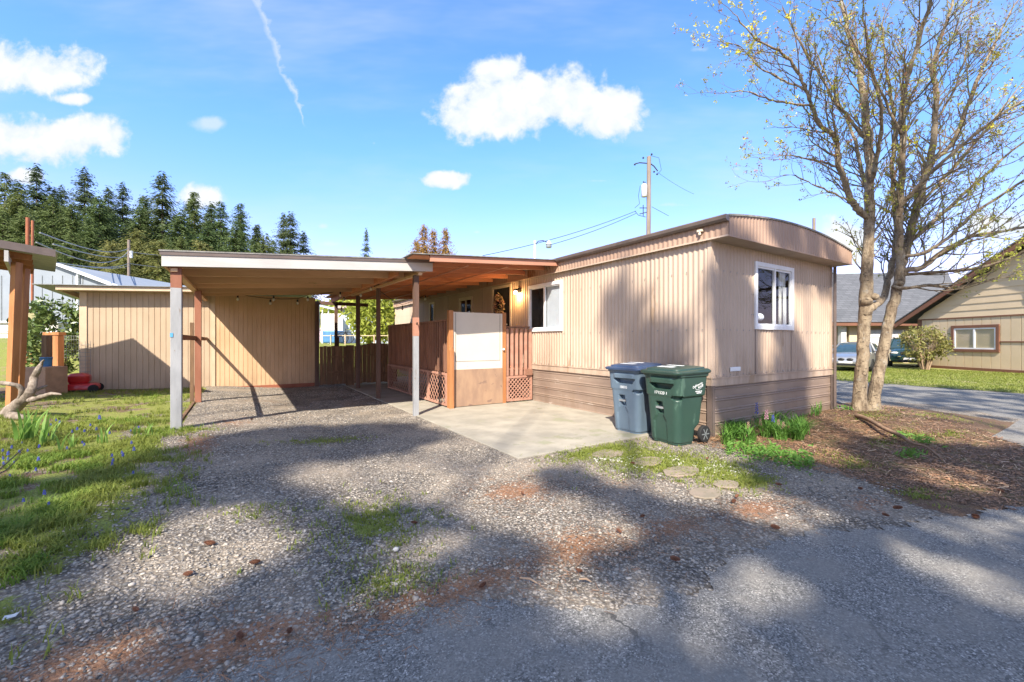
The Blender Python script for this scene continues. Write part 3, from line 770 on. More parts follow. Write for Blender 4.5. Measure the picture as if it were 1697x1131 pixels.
# bowed roof and fascias
OH = .327; RX0, RX1 = HX0-.07, HX1+.07; RW = RX1-RX0
def arc(f): return 3.385 + .175*(1-(2*f-1)**2) - .03*f
s, o = ribs(RW, .095, .006, .8, 8)
build('end_fascia', sheet(s, o, (RX0, HY0-OH), (1,0), (0,-1), 3.07, lambda q: arc(q/RW)-.015), 'fascia_rust', home, recalc=False)
mb = MB(); fb(mb, (RX0, HY0-OH), (1,0), (0,-1), -.01, RW+.01, -.005, .014, 3.055, 3.075); 
mb.box(RX1-.01, RX1+.01, HY0-OH, HY1, 3.07, 3.36)
build('fascia_edge', mb, 'fascia_rust', home)
mb = MB(); mb.box(RX0, RX1, HY0-OH, HY0+.02, 3.060, 3.072); mb.box(RX0, HX0+.02, HY0+.02, HY1, 3.078, 3.09); mb.box(HX1-.02, RX1, HY0, HY1, 3.06, 3.07)
build('soffit', mb, 'soffit_tan', home)
K = 32; rings = []
for yy in (HY0-OH-.02, HY1+.1):
    top = [(RX0-.015+(RW+.03)*k/K, yy, arc(k/K)) for k in range(K+1)]
    rings.append(top + [(p[0], p[1], p[2]-.028) for p in top[::-1]])
build('roof', MB().loft(rings), 'roof_tar', home)
s, o = ribs(HY1-HY0+OH, .095, .006, .8, 8)
build('side_fascia', sheet(s, o, (RX0, HY0-OH), (0,1), (-1,0), 3.075, 3.37), 'fascia_rust', home, recalc=False)
mb = MB(); fb(mb, (RX0, HY0-OH), (0,1), (-1,0), 0, 16, 0, .018, 3.062, 3.085); build('drip_edge', mb, 'siding_tan', home)
# gutter
gp = [(.0,3.37),(-.085,3.375),(-.095,3.36),(-.085,3.315),(-.055,3.285),(.0,3.28)]
mb = MB(); mb.prism([(RX0+a-.008, HY0-OH-.01, b) for a, b in gp], (0, 16.2, 0)); build('gutter', mb, 'gutter_brown', home)
mb = MB(); mb.tube([(HX1-.0, HY0-.06, 3.05),(HX1+.0, HY0-.06, .12),(HX1+.05,HY0-.2,.10)], .03, 8); build('downpipe', mb, 'gutter_brown', home)
# windows and door
window(home, oA, dA, nA, 3.62, 4.93, 1.75, 2.87, blind=(3.66, 4.26, 'slats'), label='white sliding window with half-drawn blind')
window(home, oA, dA, nA, 8.05, 8.96, 2.15, 2.90, mframe='trim_cream', room='dark_room')
window(home, oA, dA, nA, 11.14, 11.6, 2.1, 2.95, mframe='trim_cream', room='dark_room', sash=False)
wB = window(home, oB, dB, nB, 1.265, 2.585, 1.72, 2.85, blind=(2.28, 2.5, 'curtain'), room='dark_room', label='white sliding window on the end wall')
mb = MB()
fb(mb, oB, dB, nB, 2.31, 2.42, -.03, -.02, 1.8, 2.5); build('curtain_edge', mb, 'curtain_white', wB)
mb = MB(); mb.ball((HX0+1.52, HY0+.14, 1.93), .07, sc=(1,1,1.1)); mb.ball((HX0+1.53, HY0+.13, 2.04), .045)
mb.ball((HX0+1.70, HY0+.14, 1.93), .07, sc=(1.2,1,1)); build('soft_toy', mb, 'blind_white', wB, smooth=True)
# door: open doorway with glass storm door
mb = MB()
fb(mb, oA, dA, nA, 5.76, 5.83, -.02, .03, .93, 3.05); fb(mb, oA, dA, nA, 6.72, 6.79, -.02, .03, .93, 3.05); fb(mb, oA, dA, nA, 5.83, 6.72, -.02, .03, 2.98, 3.05)
df = build('door', mb, 'trim_cream', home, bevel=.004)
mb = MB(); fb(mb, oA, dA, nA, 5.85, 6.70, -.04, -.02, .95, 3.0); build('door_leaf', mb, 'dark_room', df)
mb = MB(); fb(mb, oA, dA, nA, 6.60, 6.68, -.02, .012, .95, 3.0); fb(mb, oA, dA, nA, 5.84, 5.88, -.02, .012, .95, 3.0); build('storm_door_frame', mb, 'black_metal', df)
mb = MB(); mb.ball((HX0-.04, HY0+5.96, 1.95), .03); build('handle', mb, 'galv', df, smooth=True)
# wall lamp
mb = MB(); c = (HX0-.02, HY0+5.36, 2.83)
mb.obox((c[0], c[1], c[2]), (.03,.12,.12)); mb.obox((c[0]-.06, c[1], c[2]+.02), (.12,.03,.03)); mb.lathe([(.02,.0),(.06,-.02),(.065,-.05),(.03,-.05)], (c[0]-.12, c[1], c[2]+.03), 16)
lamp = build('wall_lamp', mb, 'black_metal', home)
mb = MB(); mb.ball((c[0]-.12, c[1], c[2]-.07), .05, 14, 10); build('bulb', mb, 'lit_bulb', lamp, smooth=True)
ll = bpy.data.lights.new('wall_lamp_light', 'POINT'); ll.energy = 14; ll.color = (1,.6,.25); ll.shadow_soft_size = .05
lo = bpy.data.objects.new('wall_lamp_light', ll); COL.objects.link(lo); lo.location = (c[0]-.125, c[1], c[2]-.15)
# roof-corner floodlight, vent plate, screws
mb = MB(); mb.obox((RX0-.03, HY0+.12, 3.23), (.04,.09,.035)); mb.lathe([(.010,0),(.024,-.04),(.02,-.05)], (RX0-.045, HY0+.12, 3.21), 12)
build('flood_light', mb, 'trim_cream', home)
mb = MB(); fb(mb, oB, dB, nB, .50, .80, .010, .022, 1.005, 1.075); build('vent_plate', mb, 'white_vinyl', home, bevel=.006)
mb = MB()
for zz in (1.68, 2.62, .96):
    q = .14
    while q < 15.6:
        if not any(a-.05 < q < b+.05 and c_ < zz < d_ for a, b, c_, d_ in opA): fb(mb, oA, dA, nA, q-.007, q+.007, .008, .016, zz-.007, zz+.007)
        q += .285
    q = .14
    while q < 4.2:
        if not any(a-.05 < q < b+.05 and c_ < zz < d_ for a, b, c_, d_ in opB): fb(mb, oB, dB, nB, q-.007, q+.007, .008, .016, zz-.007, zz+.007)
        q += .19
for q in (1.16, 1.22): 
    for zz in (1.95, 2.3): fb(mb, oB, dB, nB, q-.007, q+.007, .008, .016, zz-.007, zz+.007)
sc_ = build('screw_heads', mb, 'galv_wire', home); sc_['kind'] = 'stuff'
for q in (1.29, 2.55):
    mb = MB(); fb(mb, oB, dB, nB, q-.003, q+.003, .004, .0095, .93, 1.69); build('panel_seam', mb, 'gutter_brown', home)
for q in (1.14, 2.38, 3.33, 7.4, 9.9, 12.3):
    mb = MB(); fb(mb, oA, dA, nA, q-.004, q+.004, .004, .0105, .94, 3.08); build('panel_seam', mb, 'gutter_brown', home)
# wreath hangs on the door
wr = thing('door_wreath', 'dried flower wreath hanging on the dark front door', 'wreath', (HX0-.05, HY0+6.28, 2.48))
mb = MB(); mb.tube([(-.02, .19*math.cos(a*math.pi/12), .23*math.sin(a*math.pi/12)) for a in range(25)], .035, 8, cap=False); build('twig_ring', mb, 'wreath_twig', wr, world=False)
rs = np.random.RandomState(3)
a = rs.uniform(0, 2*np.pi, 260); r_ = rs.normal(0, .045, 260)
C = np.stack([-.05+rs.normal(0,.02,260), (.19+r_)*np.cos(a), (.23+r_)*np.sin(a)], 1)
V, F = quads(C[:170], .045, rs, .5); npmesh('leaves', V, F, 'wreath_leaf', wr, world=False)
V, F = quads(C[170:], .04, rs, .9); npmesh('flowers', V, F, 'wreath_flower', wr, world=False)
# ---------------------------------------------------------------- carport
def zc(x, y): return 2.61 + .070*(x+.8) + .018*(y-8.1)
def slab4(mb, x0, x1, y0, y1, f, a, b):
    return mb.hexa([(x0,y0,f(x0,y0)+a),(x1,y0,f(x1,y0)+a),(x1,y1,f(x1,y1)+a),(x0,y1,f(x0,y1)+a),
                    (x0,y0,f(x0,y0)+b),(x1,y0,f(x1,y0)+b),(x1,y1,f(x1,y1)+b),(x0,y1,f(x0,y1)+b)])
cp = thing('carport', 'open wooden carport with white front fascia and peeling painted posts over the gravel', 'carport', (-.8,8.22,.15))
CX0, CX1, CY0, CY1 = -.96, 3.26, 8.05, 15.36
mb = MB(); slab4(mb, CX0, CX1, CY0+.03, CY1+.3, zc, .19, .215); build('roof_deck', mb, 'roof_ply', cp)
mb = MB(); slab4(mb, CX0-.03, CX1+.05, CY0-.05, CY1+.3, zc, .219, .240); build('roof', mb, 'roof_tar', cp)
mb = MB(); slab4(mb, CX0-.02, CX1+.03, CY0-.042, CY0-.03, zc, .165, .235); build('roof_flashing', mb, 'gutter_brown', cp)
mb = MB(); slab4(mb, CX0, CX1, CY0-.03, CY0+.01, zc, 0, .186); build('front_fascia', mb, 'white_fascia', cp, bevel=.003)
mb = MB(); slab4(mb, CX0, CX0+.035, CY0+.012, CY1, zc, .01, .186); build('side_fascia', mb, 'joist_tan', cp); mb = MB(); slab4(mb, CX1-.035, CX1, CY0+.012, CY1-1.3, zc, .03, .186); build('side_fascia', mb, 'joist_tan', cp)
for i in range(6):
    y = CY0+.35+i*1.25
    mb = MB(); slab4(mb, CX0+.04, CX1-.04, y, y+.05, zc, .025+.012*(i%2), .188); build('joist', mb, 'joist_tan', cp)
for xx in (-.84, 3.0):
    mb = MB(); slab4(mb, xx-.02, xx+.06, CY0+.02, CY1-.05 if xx < 0 else 14.1, zc, -.07, -.022); build('side_beam', mb, 'joist_tan', cp)
def post(parent, x, y, z0, z1, w, m, name='post', lean=(0,0)):
    mb = MB(); h = w/2
    a, b = lean
    mb.hexa([(x-h,y-h,z0),(x+h,y-h,z0),(x+h,y+h,z0),(x-h,y+h,z0),(x-h+a,y-h+b,z1),(x+h+a,y-h+b,z1),(x+h+a,y+h+b,z1),(x-h+a,y+h+b,z1)])
    return build(name, mb, m, parent, bevel=.006)
p = post(cp, -.80, 8.17, .08, 2.30, .135, 'grey_paint'); p['label'] = 'thick front post with flaking grey paint'
mb = MB(); mb.box(-.866, -.734, 8.104, 8.236, 2.301, zc(-.8,8.2)-.005); build('bare_top', mb, 'redbrown_paint', p)
mb = MB(); mb.box(-.87, -.835, 8.095, 8.101, 1.56, 1.62); build('blue_tape', mb, 'tape_blue', p)
p = post(cp, -.76, 11.6, .05, zc(-.8,11.6)-.06, .12, 'redbrown_paint'); p['label'] = 'red-brown post with peeling patches'
mb = MB(); mb.box(-.90, -.83, 11.53, 11.58, .05, 1.9); build('nailed_board', mb, 'old_wood', p)
p = post(cp, 2.98, 8.22, -.02, 1.60, .10, 'grey_paint'); p['label'] = 'slim front post, grey below and brown above'
mb = MB(); mb.box(2.929, 3.031, 8.169, 8.271, 1.601, 1.97); build('pink_band', mb, 'awning_pink', p)
mb = MB(); mb.box(2.931, 3.029, 8.171, 8.269, 1.971, zc(3,8.2)-.065); build('brown_top', mb, 'brown_post', p)
mb = MB(); mb.tube([(2.98,8.16,1.86),(2.97,8.11,1.86),(2.95,8.08,1.83),(2.95,8.06,1.86)], .012, 6); build('hose_bib', mb, 'black_metal', p)
post(cp, 3.03, 11.13, -.02, zc(3,11.1)-.06, .095, 'brown_post'); post(cp, 3.15, 13.9, -.02, zc(3,13.9)-.06, .11, 'brown_post')
mb = MB(); mb.beam((-.80,8.24,1.56), (-.80,15.38,1.56), .04, .09); build('side_rail', mb, 'redbrown_paint', cp)
post(cp, 2.16, 15.28, 0, 2.72, .12, 'brown_post'); post(cp, 2.97, 16.5, 0, 2.84, .10, 'brown_post')
mb = MB(); mb.box(2.1, 4.1, 16.45, 16.55, 2.80, 2.92); build('rear_beam', mb, 'brown_post', cp)
mb = MB(); mb.box(-.86, -.80, 8.3, 11.5, .08, .19); o = build('timber_edging', mb, 'old_wood', bevel=.01); tag(o, 'dark timber edging board on the ground between the grey and red carport posts', 'edging board')
# ---------------------------------------------------------------- awning over the porch
def za(x, y): return 3.13 + .067*(x-3.04)
aw = thing('porch_awning', 'orange-painted timber awning roof joining carport and mobile home', 'awning', (4.6,7.7,3.0))
mb = MB(); slab4(mb, 2.72, 6.16, 7.64, 17.0, za, -.025, -.003); build('roof_deck', mb, 'awning_orange', aw)
mb = MB(); slab4(mb, 2.66, 6.12, 7.56, 17.0, za, .0, .016); build('roof', mb, 'roof_tar', aw)
mb = MB(); slab4(mb, 3.04, 6.13, 7.60, 7.637, za, -.125, -.004); build('front_fascia', mb, 'awning_pink', aw, bevel=.003)
for i in range(11):
    y = 8.1+i*.82
    mb = MB(); slab4(mb, 2.95, 6.14, y, y+.038, za, -.145, -.027); build('joist', mb, 'awning_orange', aw)
for xx in (3.9, 4.85):
    mb = MB(); slab4(mb, xx, xx+.035, 7.76, 16.9, za, -.162, -.146); build('batten', mb, 'awning_pink', aw)
mb = MB(); slab4(mb, 2.86, 2.95, 9.2, 16.9, za, -.19, -.03); build('side_beam', mb, 'awning_orange', aw)
for yy in (11.13, 13.9): post(aw, 3.03, yy+.10, zc(3,yy)+.24, 2.96, .09, 'brown_post')
# ---------------------------------------------------------------- porch deck
dk = thing('porch_deck', 'raised timber porch deck with brown railings and lattice skirt against the mobile home', 'porch', (3.93,8.7,0))
mb = MB(); mb.box(3.98, 6.17, 8.74, 13.3, .79, .83); mb.box(3.98, 6.17, 8.76, 8.80, .62, .787); mb.box(3.98,4.02,8.8,13.3,.64,.787); build('deck_boards', mb, 'redwood_rail', dk)
mb = MB(); mb.box(3.93, 4.05, 13.22, 13.32, 0, 2.0); build('post', mb, 'redwood_rail', dk)
mb = MB(); mb.box(3.885, 3.99, 8.62, 8.735, .01, 2.18); build('post', mb, 'cedar_post', dk, bevel=.006)
mb = MB(); mb.prism([(3.875,8.55,.01),(3.975,8.55,.01),(3.975,8.55,1.30),(3.945,8.55,1.38),(3.905,8.55,1.38),(3.875,8.55,1.30)], (0,.066,0)); build('post_support', mb, 'cedar_post', dk, bevel=.004)
mb = MB(); mb.box(5.285, 5.39, 8.66, 8.765, .01, 2.18); build('post', mb, 'cedar_post', dk, bevel=.006)
mb = MB(); mb.box(3.995, 5.28, 8.655, 8.685, .855, 2.15); pn = build('privacy_panel', mb, 'panel_cream', dk, bevel=.004)
mb = MB()
for a, b, c_, d_ in ((4.055,4.063,1.04,2.13),(5.205,5.213,1.04,2.13)): mb.box(a, b, 8.651, 8.654, c_, d_)
mb.box(4.063, 5.205, 8.651, 8.654, 1.04, 1.046); build('panel_line', mb, 'black_line', pn)
for a in (4.35, 4.75, 5.12):
    mb = MB(); mb.ball((a, 8.652, .93), .008, 8, 6); build('panel_screw', mb, 'galv', pn)
mb = MB(); mb.box(3.993, 5.283, 8.65, 8.675, .03, .858); build('plywood_sheet', mb, 'plywood', dk)
mb = MB(); mb.ball((5.30, 8.63, 1.30), .028, 12, 8); build('latch', mb, 'white_vinyl', dk, smooth=True)
mb = MB(); mb.box(3.92, 4.02, 8.74, 13.22, 1.95, 1.99); build('top_rail', mb, 'redwood_rail', dk, bevel=.004)
mb = MB(); mb.box(5.40, 6.13, 8.73, 8.83, 1.82, 1.86); build('top_rail', mb, 'redwood_rail', dk, bevel=.004)
for i in range(33):
    y = 8.82+i*.135; mb = MB(); mb.box(3.93, 3.965, y, y+.045, .80, 1.948); build('baluster', mb, 'redwood_rail', dk)
for i in range(6):
    x = 5.41+i*.135; mb = MB(); mb.box(x, x+.07, 8.69, 8.728, .66, 1.80); build('baluster', mb, 'lattice_pink', dk)
def lattice(y0, y1, z0, z1, fixed, axis='y', pitch=.085, w=.034, name='lattice'):
    """diagonal slats clipped to the panel"""
    mb = MB()
    def P(s, z, off): return (fixed+off, s, z) if axis == 'y' else (s, fixed+off, z)
    L = (y1-y0)+(z1-z0)
    for sgn in (1, -1):
        k = -(z1-z0) if sgn == 1 else 0
        k = -(z1-z0); 
        c = k
        while c < (y1-y0)+(z1-z0):
            pts = []
            # line: s = y0 + c + t, z = z0 + t (sgn=1) or z = z1 - t
            t0 = max(0, -c); t1 = min(z1-z0, (y1-y0)-c)
            if t1 > t0+.01:
                f = (lambda t: (y0+c+t, z0+t)) if sgn == 1 else (lambda t: (y0+c+t, z1-t))
                a, b = f(t0), f(t1); hw = w/2*.7071
                n = (-hw, hw) if sgn == 1 else (hw, hw)
                off = -.004 if sgn == 1 else .004
                q = [(a[0]+n[0],a[1]+n[1]),(a[0]-n[0],a[1]-n[1]),(b[0]-n[0],b[1]-n[1]),(b[0]+n[0],b[1]+n[1])]
                q = [(min(max(s_, y0), y1), min(max(z_, z0), z1)) for s_, z_ in q]
                mb.hexa([P(s_, z_, off-.003) for s_, z_ in q]+[P(s_, z_, off+.003) for s_, z_ in q])
            c += pitch*1.25
    for (a, b, c_, d_) in ((y0-.02,y0+.03,z0-.02,z1+.02),(y1-.03,y1+.02,z0-.02,z1+.02)):
        mb.hexa([P(a,c_,-.016),P(b,c_,-.016),P(b,c_,.016),P(a,c_,.016),P(a,d_,-.016),P(b,d_,-.016),P(b,d_,.016),P(a,d_,.016)])
    for (c_, d_) in ((z0-.022,z0+.026),(z1-.026,z1+.022)):
        mb.hexa([P(y0+.03,c_,-.016),P(y1-.03,c_,-.016),P(y1-.03,c_,.016),P(y0+.03,c_,.016),P(y0+.03,d_,-.016),P(y1-.03,d_,-.016),P(y1-.03,d_,.016),P(y0+.03,d_,.016)])
    build(name, mb, 'lattice_pink', dk)
lattice(8.80, 9.85, .07, .76, 3.90, pitch=.13, w=.026); lattice(9.91, 11.2, .07, .76, 3.90, pitch=.13, w=.026); lattice(11.26, 13.2, .07, .76, 3.90, pitch=.13, w=.026)
lattice(5.42, 6.12, .07, .63, 8.66, 'x')
mb = MB(); mb.box(5.95, 6.12, 8.60, 8.68, .66, .80); build('bracket', mb, 'redwood_rail', dk)
# ---------------------------------------------------------------- shed
sh = thing('garden_shed', 'low tan shed with grooved panel walls behind the carport', 'shed', (-3.49,15.4,.2))
s, o = grooves(2.80, .125, .010, .012)
build('wall', sheet(s, o, (-3.49,15.4), (1,0), (0,-1), -.1, lambda q: 2.80+.04*q), 'shed_siding', sh, recalc=False)
s, o = grooves(2.72, .118, .010, .012)
build('wall', sheet(s, o, (-.60,15.4), (1,0), (0,-1), .10, lambda q: 2.88+.02*q), 'shed_siding_warm', sh, recalc=False, label='warm tan wall panel under the carport')
mb = MB(); mb.box(-3.49, -3.47, 15.405, 18.2, -.1, 2.85); mb.box(2.10, 2.12, 15.41, 18.2, 0, 2.9); mb.box(-3.47, 2.1, 18.18, 18.2, 0, 2.8); build('wall', mb, 'shed_siding', sh)
mb = MB(); mb.box(-3.50, -3.36, 15.378, 15.398, .0, 2.78); build('corner_board', mb, 'shed_trim', sh); mb = MB(); mb.box(-.69, -.60, 15.37, 15.397, .05, 2.86); build('corner_board', mb, 'shed_trim', sh)
mb = MB(); mb.box(-.60, 2.10, 15.372, 15.398, .0, .12); build('base_board', mb, 'red_base', sh)
def zs(x, y): return 2.78 + .045*(x+3.86) - .03*(y-15.1)
mb = MB(); slab4(mb, -3.86, -.70, 15.08, 15.11, zs, 0, .115); slab4(mb, -3.86, -3.83, 15.112, 18.3, zs, 0, .115); build('fascia', mb, 'shed_trim', sh)
mb = MB(); slab4(mb, -3.83, -.70, 15.112, 15.40, zs, .0, .012); build('soffit', mb, 'shed_trim', sh)
mb = MB(); slab4(mb, -4.25, -.5, 15.03, 18.4, zs, .118, .135); slab4(mb, -.5, 2.2, 15.72, 18.4, zs, .118, .135); build('roof', mb, 'galv', sh)
mb = MB()
zz = .1
for i in range(14): mb.tube([(-3.46-.02, 15.36, .1+i*.1), (-3.28, 15.34, .1+i*.1)], .004, 4)
for a in (-3.48, -3.38, -3.28): mb.tube([(a, 15.35, .05), (a, 15.35, 1.5)], .004, 4)
o = build('wire_panel', mb, 'galv_wire'); tag(o, 'narrow strip of wire mesh leaning on the left shed corner', 'wire mesh')
# ---------------------------------------------------------------- wooden gates behind the carport
def board_gate(name, label, x0, x1, y, z0, ztop, seed, rails=(.45,.95)):
    rr = random.Random(seed); th = thing(name, label, 'gate', ((x0+x1)/2, y, z0))
    mb = MB(); x = x0
    while x < x1-.03:
        w_ = min(rr.uniform(.10, .15), x1-x); zt = ztop((x+w_/2-x0)/(x1-x0))
        mb.box(x+.003, x+w_-.004, y+rr.uniform(-.004,.004), y+.022, z0+rr.uniform(0,.03), zt+rr.uniform(-.012,.012)); x += w_
    build('boards', mb, 'fence_weathered', th)
    for r in rails:
        mb = MB(); mb.box(x0+.25*(x1-x0), x1-.02, y-.03, y-.006, r, r+.05); build('cross_rail', mb, 'fence_weathered', th)
    return th
board_gate('board_gate', 'dark weathered board gate with straight top beside the shed', 2.20, 3.02, 15.0, .05, lambda f: 1.33, 4)
board_gate('board_gate', 'dark weathered board gate with arched top beside the porch railing', 3.28, 4.75, 15.0, .05, lambda f: 1.30+.13*math.sin(math.pi*f), 5, (.35,1.0))
mb = MB(); mb.box(3.025, 3.275, 15.0, 15.1, 0, 1.36); o = build('gate_post', mb, 'old_wood', bevel=.008); tag(o, 'square gate post standing between the two board gates', 'gate post')
mb = MB(); mb.cyl((3.05, 16.6, 1.3), .045, .35, 10); mb.box(2.93, 3.17, 16.5, 16.7, 1.66, 1.70); mb.box(3.0,3.1,16.55,16.65,0,1.3)
o = build('bird_feeder_post', mb, 'old_wood'); tag(o, 'short post with a flat wooden cap standing behind the gate', 'post')
# ---------------------------------------------------------------- festoon lights
sl = thing('string_lights', 'black cord of clear festoon bulbs strung under the carport roof', 'string lights', (0,14.9,2.8))
bl = [(344,485,12.3),(394,496,12.8),(448,503,13.4),(453.5,497,13.0),(493,503,13.8),(510,497,13.7),(564,490,13.2),(570,497,13.9),(598,490,13.3),(615,479,11.4),(667,512,16.0),(705,496,15.0),(566,515,15.5)]
cord = []
for i, (a, b, Z) in enumerate(bl):
    x, y = PX(a, Z); z = ZY(b, Z)
    mb = MB(); mb.ball((x, y, z), .040, 12, 9, (1,1,1.25)); bo = build('bulb', mb, 'bulb_clear', sl, smooth=True)
    mb = MB(); mb.cyl((x, y, z+.04), .024, .07, 10); mb.tube([(x,y,z+.09),(x,y,z+.15)], .005, 5); build('socket', mb, 'wire_black', bo)
    mb = MB(); mb.tube([(x,y,z-.02),(x,y,z+.03)], .006, 5); build('filament', mb, 'trim_cream', bo)
    if i not in (3, 7, 12): cord.append((x, y, z+.15))
path = []
for i in range(len(cord)-1):
    a, b = Vector(cord[i]), Vector(cord[i+1]); L = (b-a).length
    for k in range(8):
        f = k/8; q = a.lerp(b, f); q.z -= .03*L*4*f*(1-f)*.5; path.append(q)
path.append(Vector(cord[-1]))
mb = MB(); mb.tube(path, .009, 5); build('cord', mb, 'wire_black', sl)
# ---------------------------------------------------------------- wheelie bins
def rrect(x0, x1, hw, r, n=72):
    """rounded rectangle ring sampled evenly by angle"""
    cx = (x0+x1)/2; hx = (x1-x0)/2; out = []
    pts = []
    for (sx_, sy_, a0) in ((1,1,0),(-1,1,90),(-1,-1,180),(1,-1,270)):
        for k in range(7):
            a = math.radians(a0+15*k); pts.append((cx+sx_*(hx-r)+r*math.cos(a), sy_*(hw-r)+r*math.sin(a)))
    per = [0]
    for i in range(len(pts)): 
        a, b = pts[i], pts[(i+1)%len(pts)]; per.append(per[-1]+math.hypot(a[0]-b[0], a[1]-b[1]))
    for k in range(n):
        t = per[-1]*k/n; i = 0
        while per[i+1] < t: i += 1
        f = (t-per[i])/(per[i+1]-per[i]+1e-9); a, b = pts[i], pts[(i+1)%len(pts)]
        out.append((a[0]*(1-f)+b[0]*f, a[1]*(1-f)+b[1]*f))
    return out
def smo(a, b, x): 
    t = min(1, max(0, (x-a)/(b-a))); return t*t*(3-2*t)
def boxf(v, a, b, e): return smo(a-e, a+e, v)*(1-smo(b-e, b+e, v))
def make_bin(label, body_m, lid_m, number, loc, rz):
    th = thing('wheeled_bin', label, 'bin', loc, rz, 'wheeled bins in front of the mobile home')
    rings = []; nz = 84
    for i in range(nz+1):
        z = 1.02*i/nz
        x0 = -.265-.075*z; x1 = .21+.10*z; hw = .255+.05*z
        if z < .30: x1 -= .10*(1-smo(.2,.30,z))
        st = smo(.68,.70,z); hw += .022*st; x0 -= .006*st; x1 += .03*st
        if z > .98: hw += .015; x0 -= .015; x1 += .015
        if z < .03: hw -= .012; x0 += .01
        ring = []
        for (x, y) in rrect(x0, x1, hw, .085, 120):
            if x < (x0+x1)/2 and abs(y) < hw-.02 and x < x0+.05:
                d = 0
                # top grip: scoop with a lit brow and dark hollow under it
                yy = y+.02
                lim = .205-.9*max(0, .86-z)
                if abs(yy) < lim: d += .085*boxf(z, .795, .872, .006)*smo(lim, lim-.02, abs(yy))
                if abs(yy) < .22: d -= .022*boxf(z, .872, .955, .012)*smo(.22,.17,abs(yy))
                # lower channel
                yc = y-.045; wid = .065+.05*smo(.42,.30,z)
                d += .022*smo(wid, wid-.012, abs(yc))*(1-smo(.60,.61,z))
                wid2 = .058
                d += .055*smo(wid2, wid2-.01, abs(yc+.03*(.6-z)/.2))*boxf(z, .435, .60, .006)
                x += d
            # crescent pocket at the front corner
            if x < x0+.09 and y < -hw+.12:
                q = math.hypot(x-x0, y+hw)/.14
                c_ = .665+.03*q*q
                k = boxf(z, c_-.022, .705, .004)*smo(1.0,.7,q)
                x += .03*k; y += .03*k
            # straight grip rim band
            ring.append((x, y, z))
        rings.append(ring)
    b = build('body', MB().loft(rings), body_m, th, smooth=True, world=False)
    mb = MB(); mb.tube([(-.288,-.03+.045,.515),(-.288,.06+.045,.515)], .013, 10)
    mb.beam((-.292,.045-.065,.515), (-.292,.045+.065,.515), .02, .028); build('grab_bar', mb, 'galv', th, world=False, smooth=True)
    # lid
    L = []
    for (z, g, dz) in ((1.022,.0,0),(1.012,.022,0),(1.035,.030,0),(1.052,.026,0),(1.062,.0,0),(1.064,-.03,0),(1.085,-.04,0),(1.098,-.10,0),(1.106,-.20,0)):
        L.append([(x, y, z + (.028*(x+.34)/.7 if z > 1.055 else .012*(x+.34)/.7)) for x, y in rrect(-.375-g, .35+g, .335+g, .08)])
    lid = build('lid', MB().loft(L), lid_m, th, smooth=True, world=False)
    mb = MB(); mb.tube([(.36,-.24,1.045),(.44,-.24,1.03),(.46,-.20,1.03),(.46,.20,1.03),(.44,.24,1.03),(.36,.24,1.045)], .016, 8); build('handle', mb, lid_m, th, world=False, smooth=True)
    mb = MB(); mb.hexa([(-.24,-.12,1.108),(-.13,-.12,1.112),(-.13,.14,1.112),(-.24,.14,1.108),(-.24,-.12,1.112),(-.13,-.12,1.116),(-.13,.14,1.116),(-.24,.14,1.112)])
    mb.hexa([(.02,-.1,1.118),(.08,-.1,1.121),(.08,.18,1.121),(.02,.18,1.118),(.02,-.1,1.122),(.08,-.1,1.125),(.08,.18,1.125),(.02,.18,1.122)])
    build('lid_plate', mb, 'white_ink', lid, world=False)  # two thin white plates lying on top of the lid
    for sy in (-1, 1):
        mb = MB(); M_ = Matrix.Rotation(math.pi/2, 3, 'X')
        y0 = sy*.285
        mb.lathe([(.075,-.028),(.118,-.028),(.125,-.02),(.125,.02),(.118,.028),(.075,.028)], (.265,y0,.125), 24, M_); wh = build('wheel', mb, 'tyre', th, world=False, smooth=True)
        mb = MB()
        for k in range(6):
            a = k*math.pi/3; mb.beam((.265,y0+sy*.02,.125),(.265+.085*math.cos(a),y0+sy*.02,.125+.085*math.sin(a)), .014, .02, (0,1,0))
        mb.lathe([(.002,-.02),(.025,-.02),(.025,.02),(.002,.02)], (.265,y0,.125), 12, M_)
        mb.lathe([(.068,-.018),(.08,-.018),(.08,.018),(.068,.018)], (.265,y0,.125), 24, M_)
        build('rim', mb, 'galv_wire', wh, world=False)
    mb = MB(); mb.tube([(.265,-.26,.125),(.265,.26,.125)], .012, 8); mb.box(.14,.27,-.24,.24,.10,.15); build('axle', mb, 'black_metal', th, world=False)
    z = .735; xs = -.265-.075*z-.006-.0015
    M_ = Matrix.Translation((xs, -.0, z)) @ Matrix(((0,0,-1,0),(-1,0,0,0),(0,1,0,0),(0,0,0,1)))
    text_mesh(number, .062, M_, 'white_ink', b, 'number')
    return th, b
bb, _ = make_bin('dusty blue wheeled bin with a dark blue lid, left of the green bin', 'bin_blue', 'lid_blue', '18805', (5.56,4.84,.018), math.radians(3))
gb, gbody = make_bin('green wheeled bin with a white oval emblem on its side, nearest the corner', 'bin_green', 'lid_green', '171520 1', (5.50,4.04,.01), math.radians(-2))
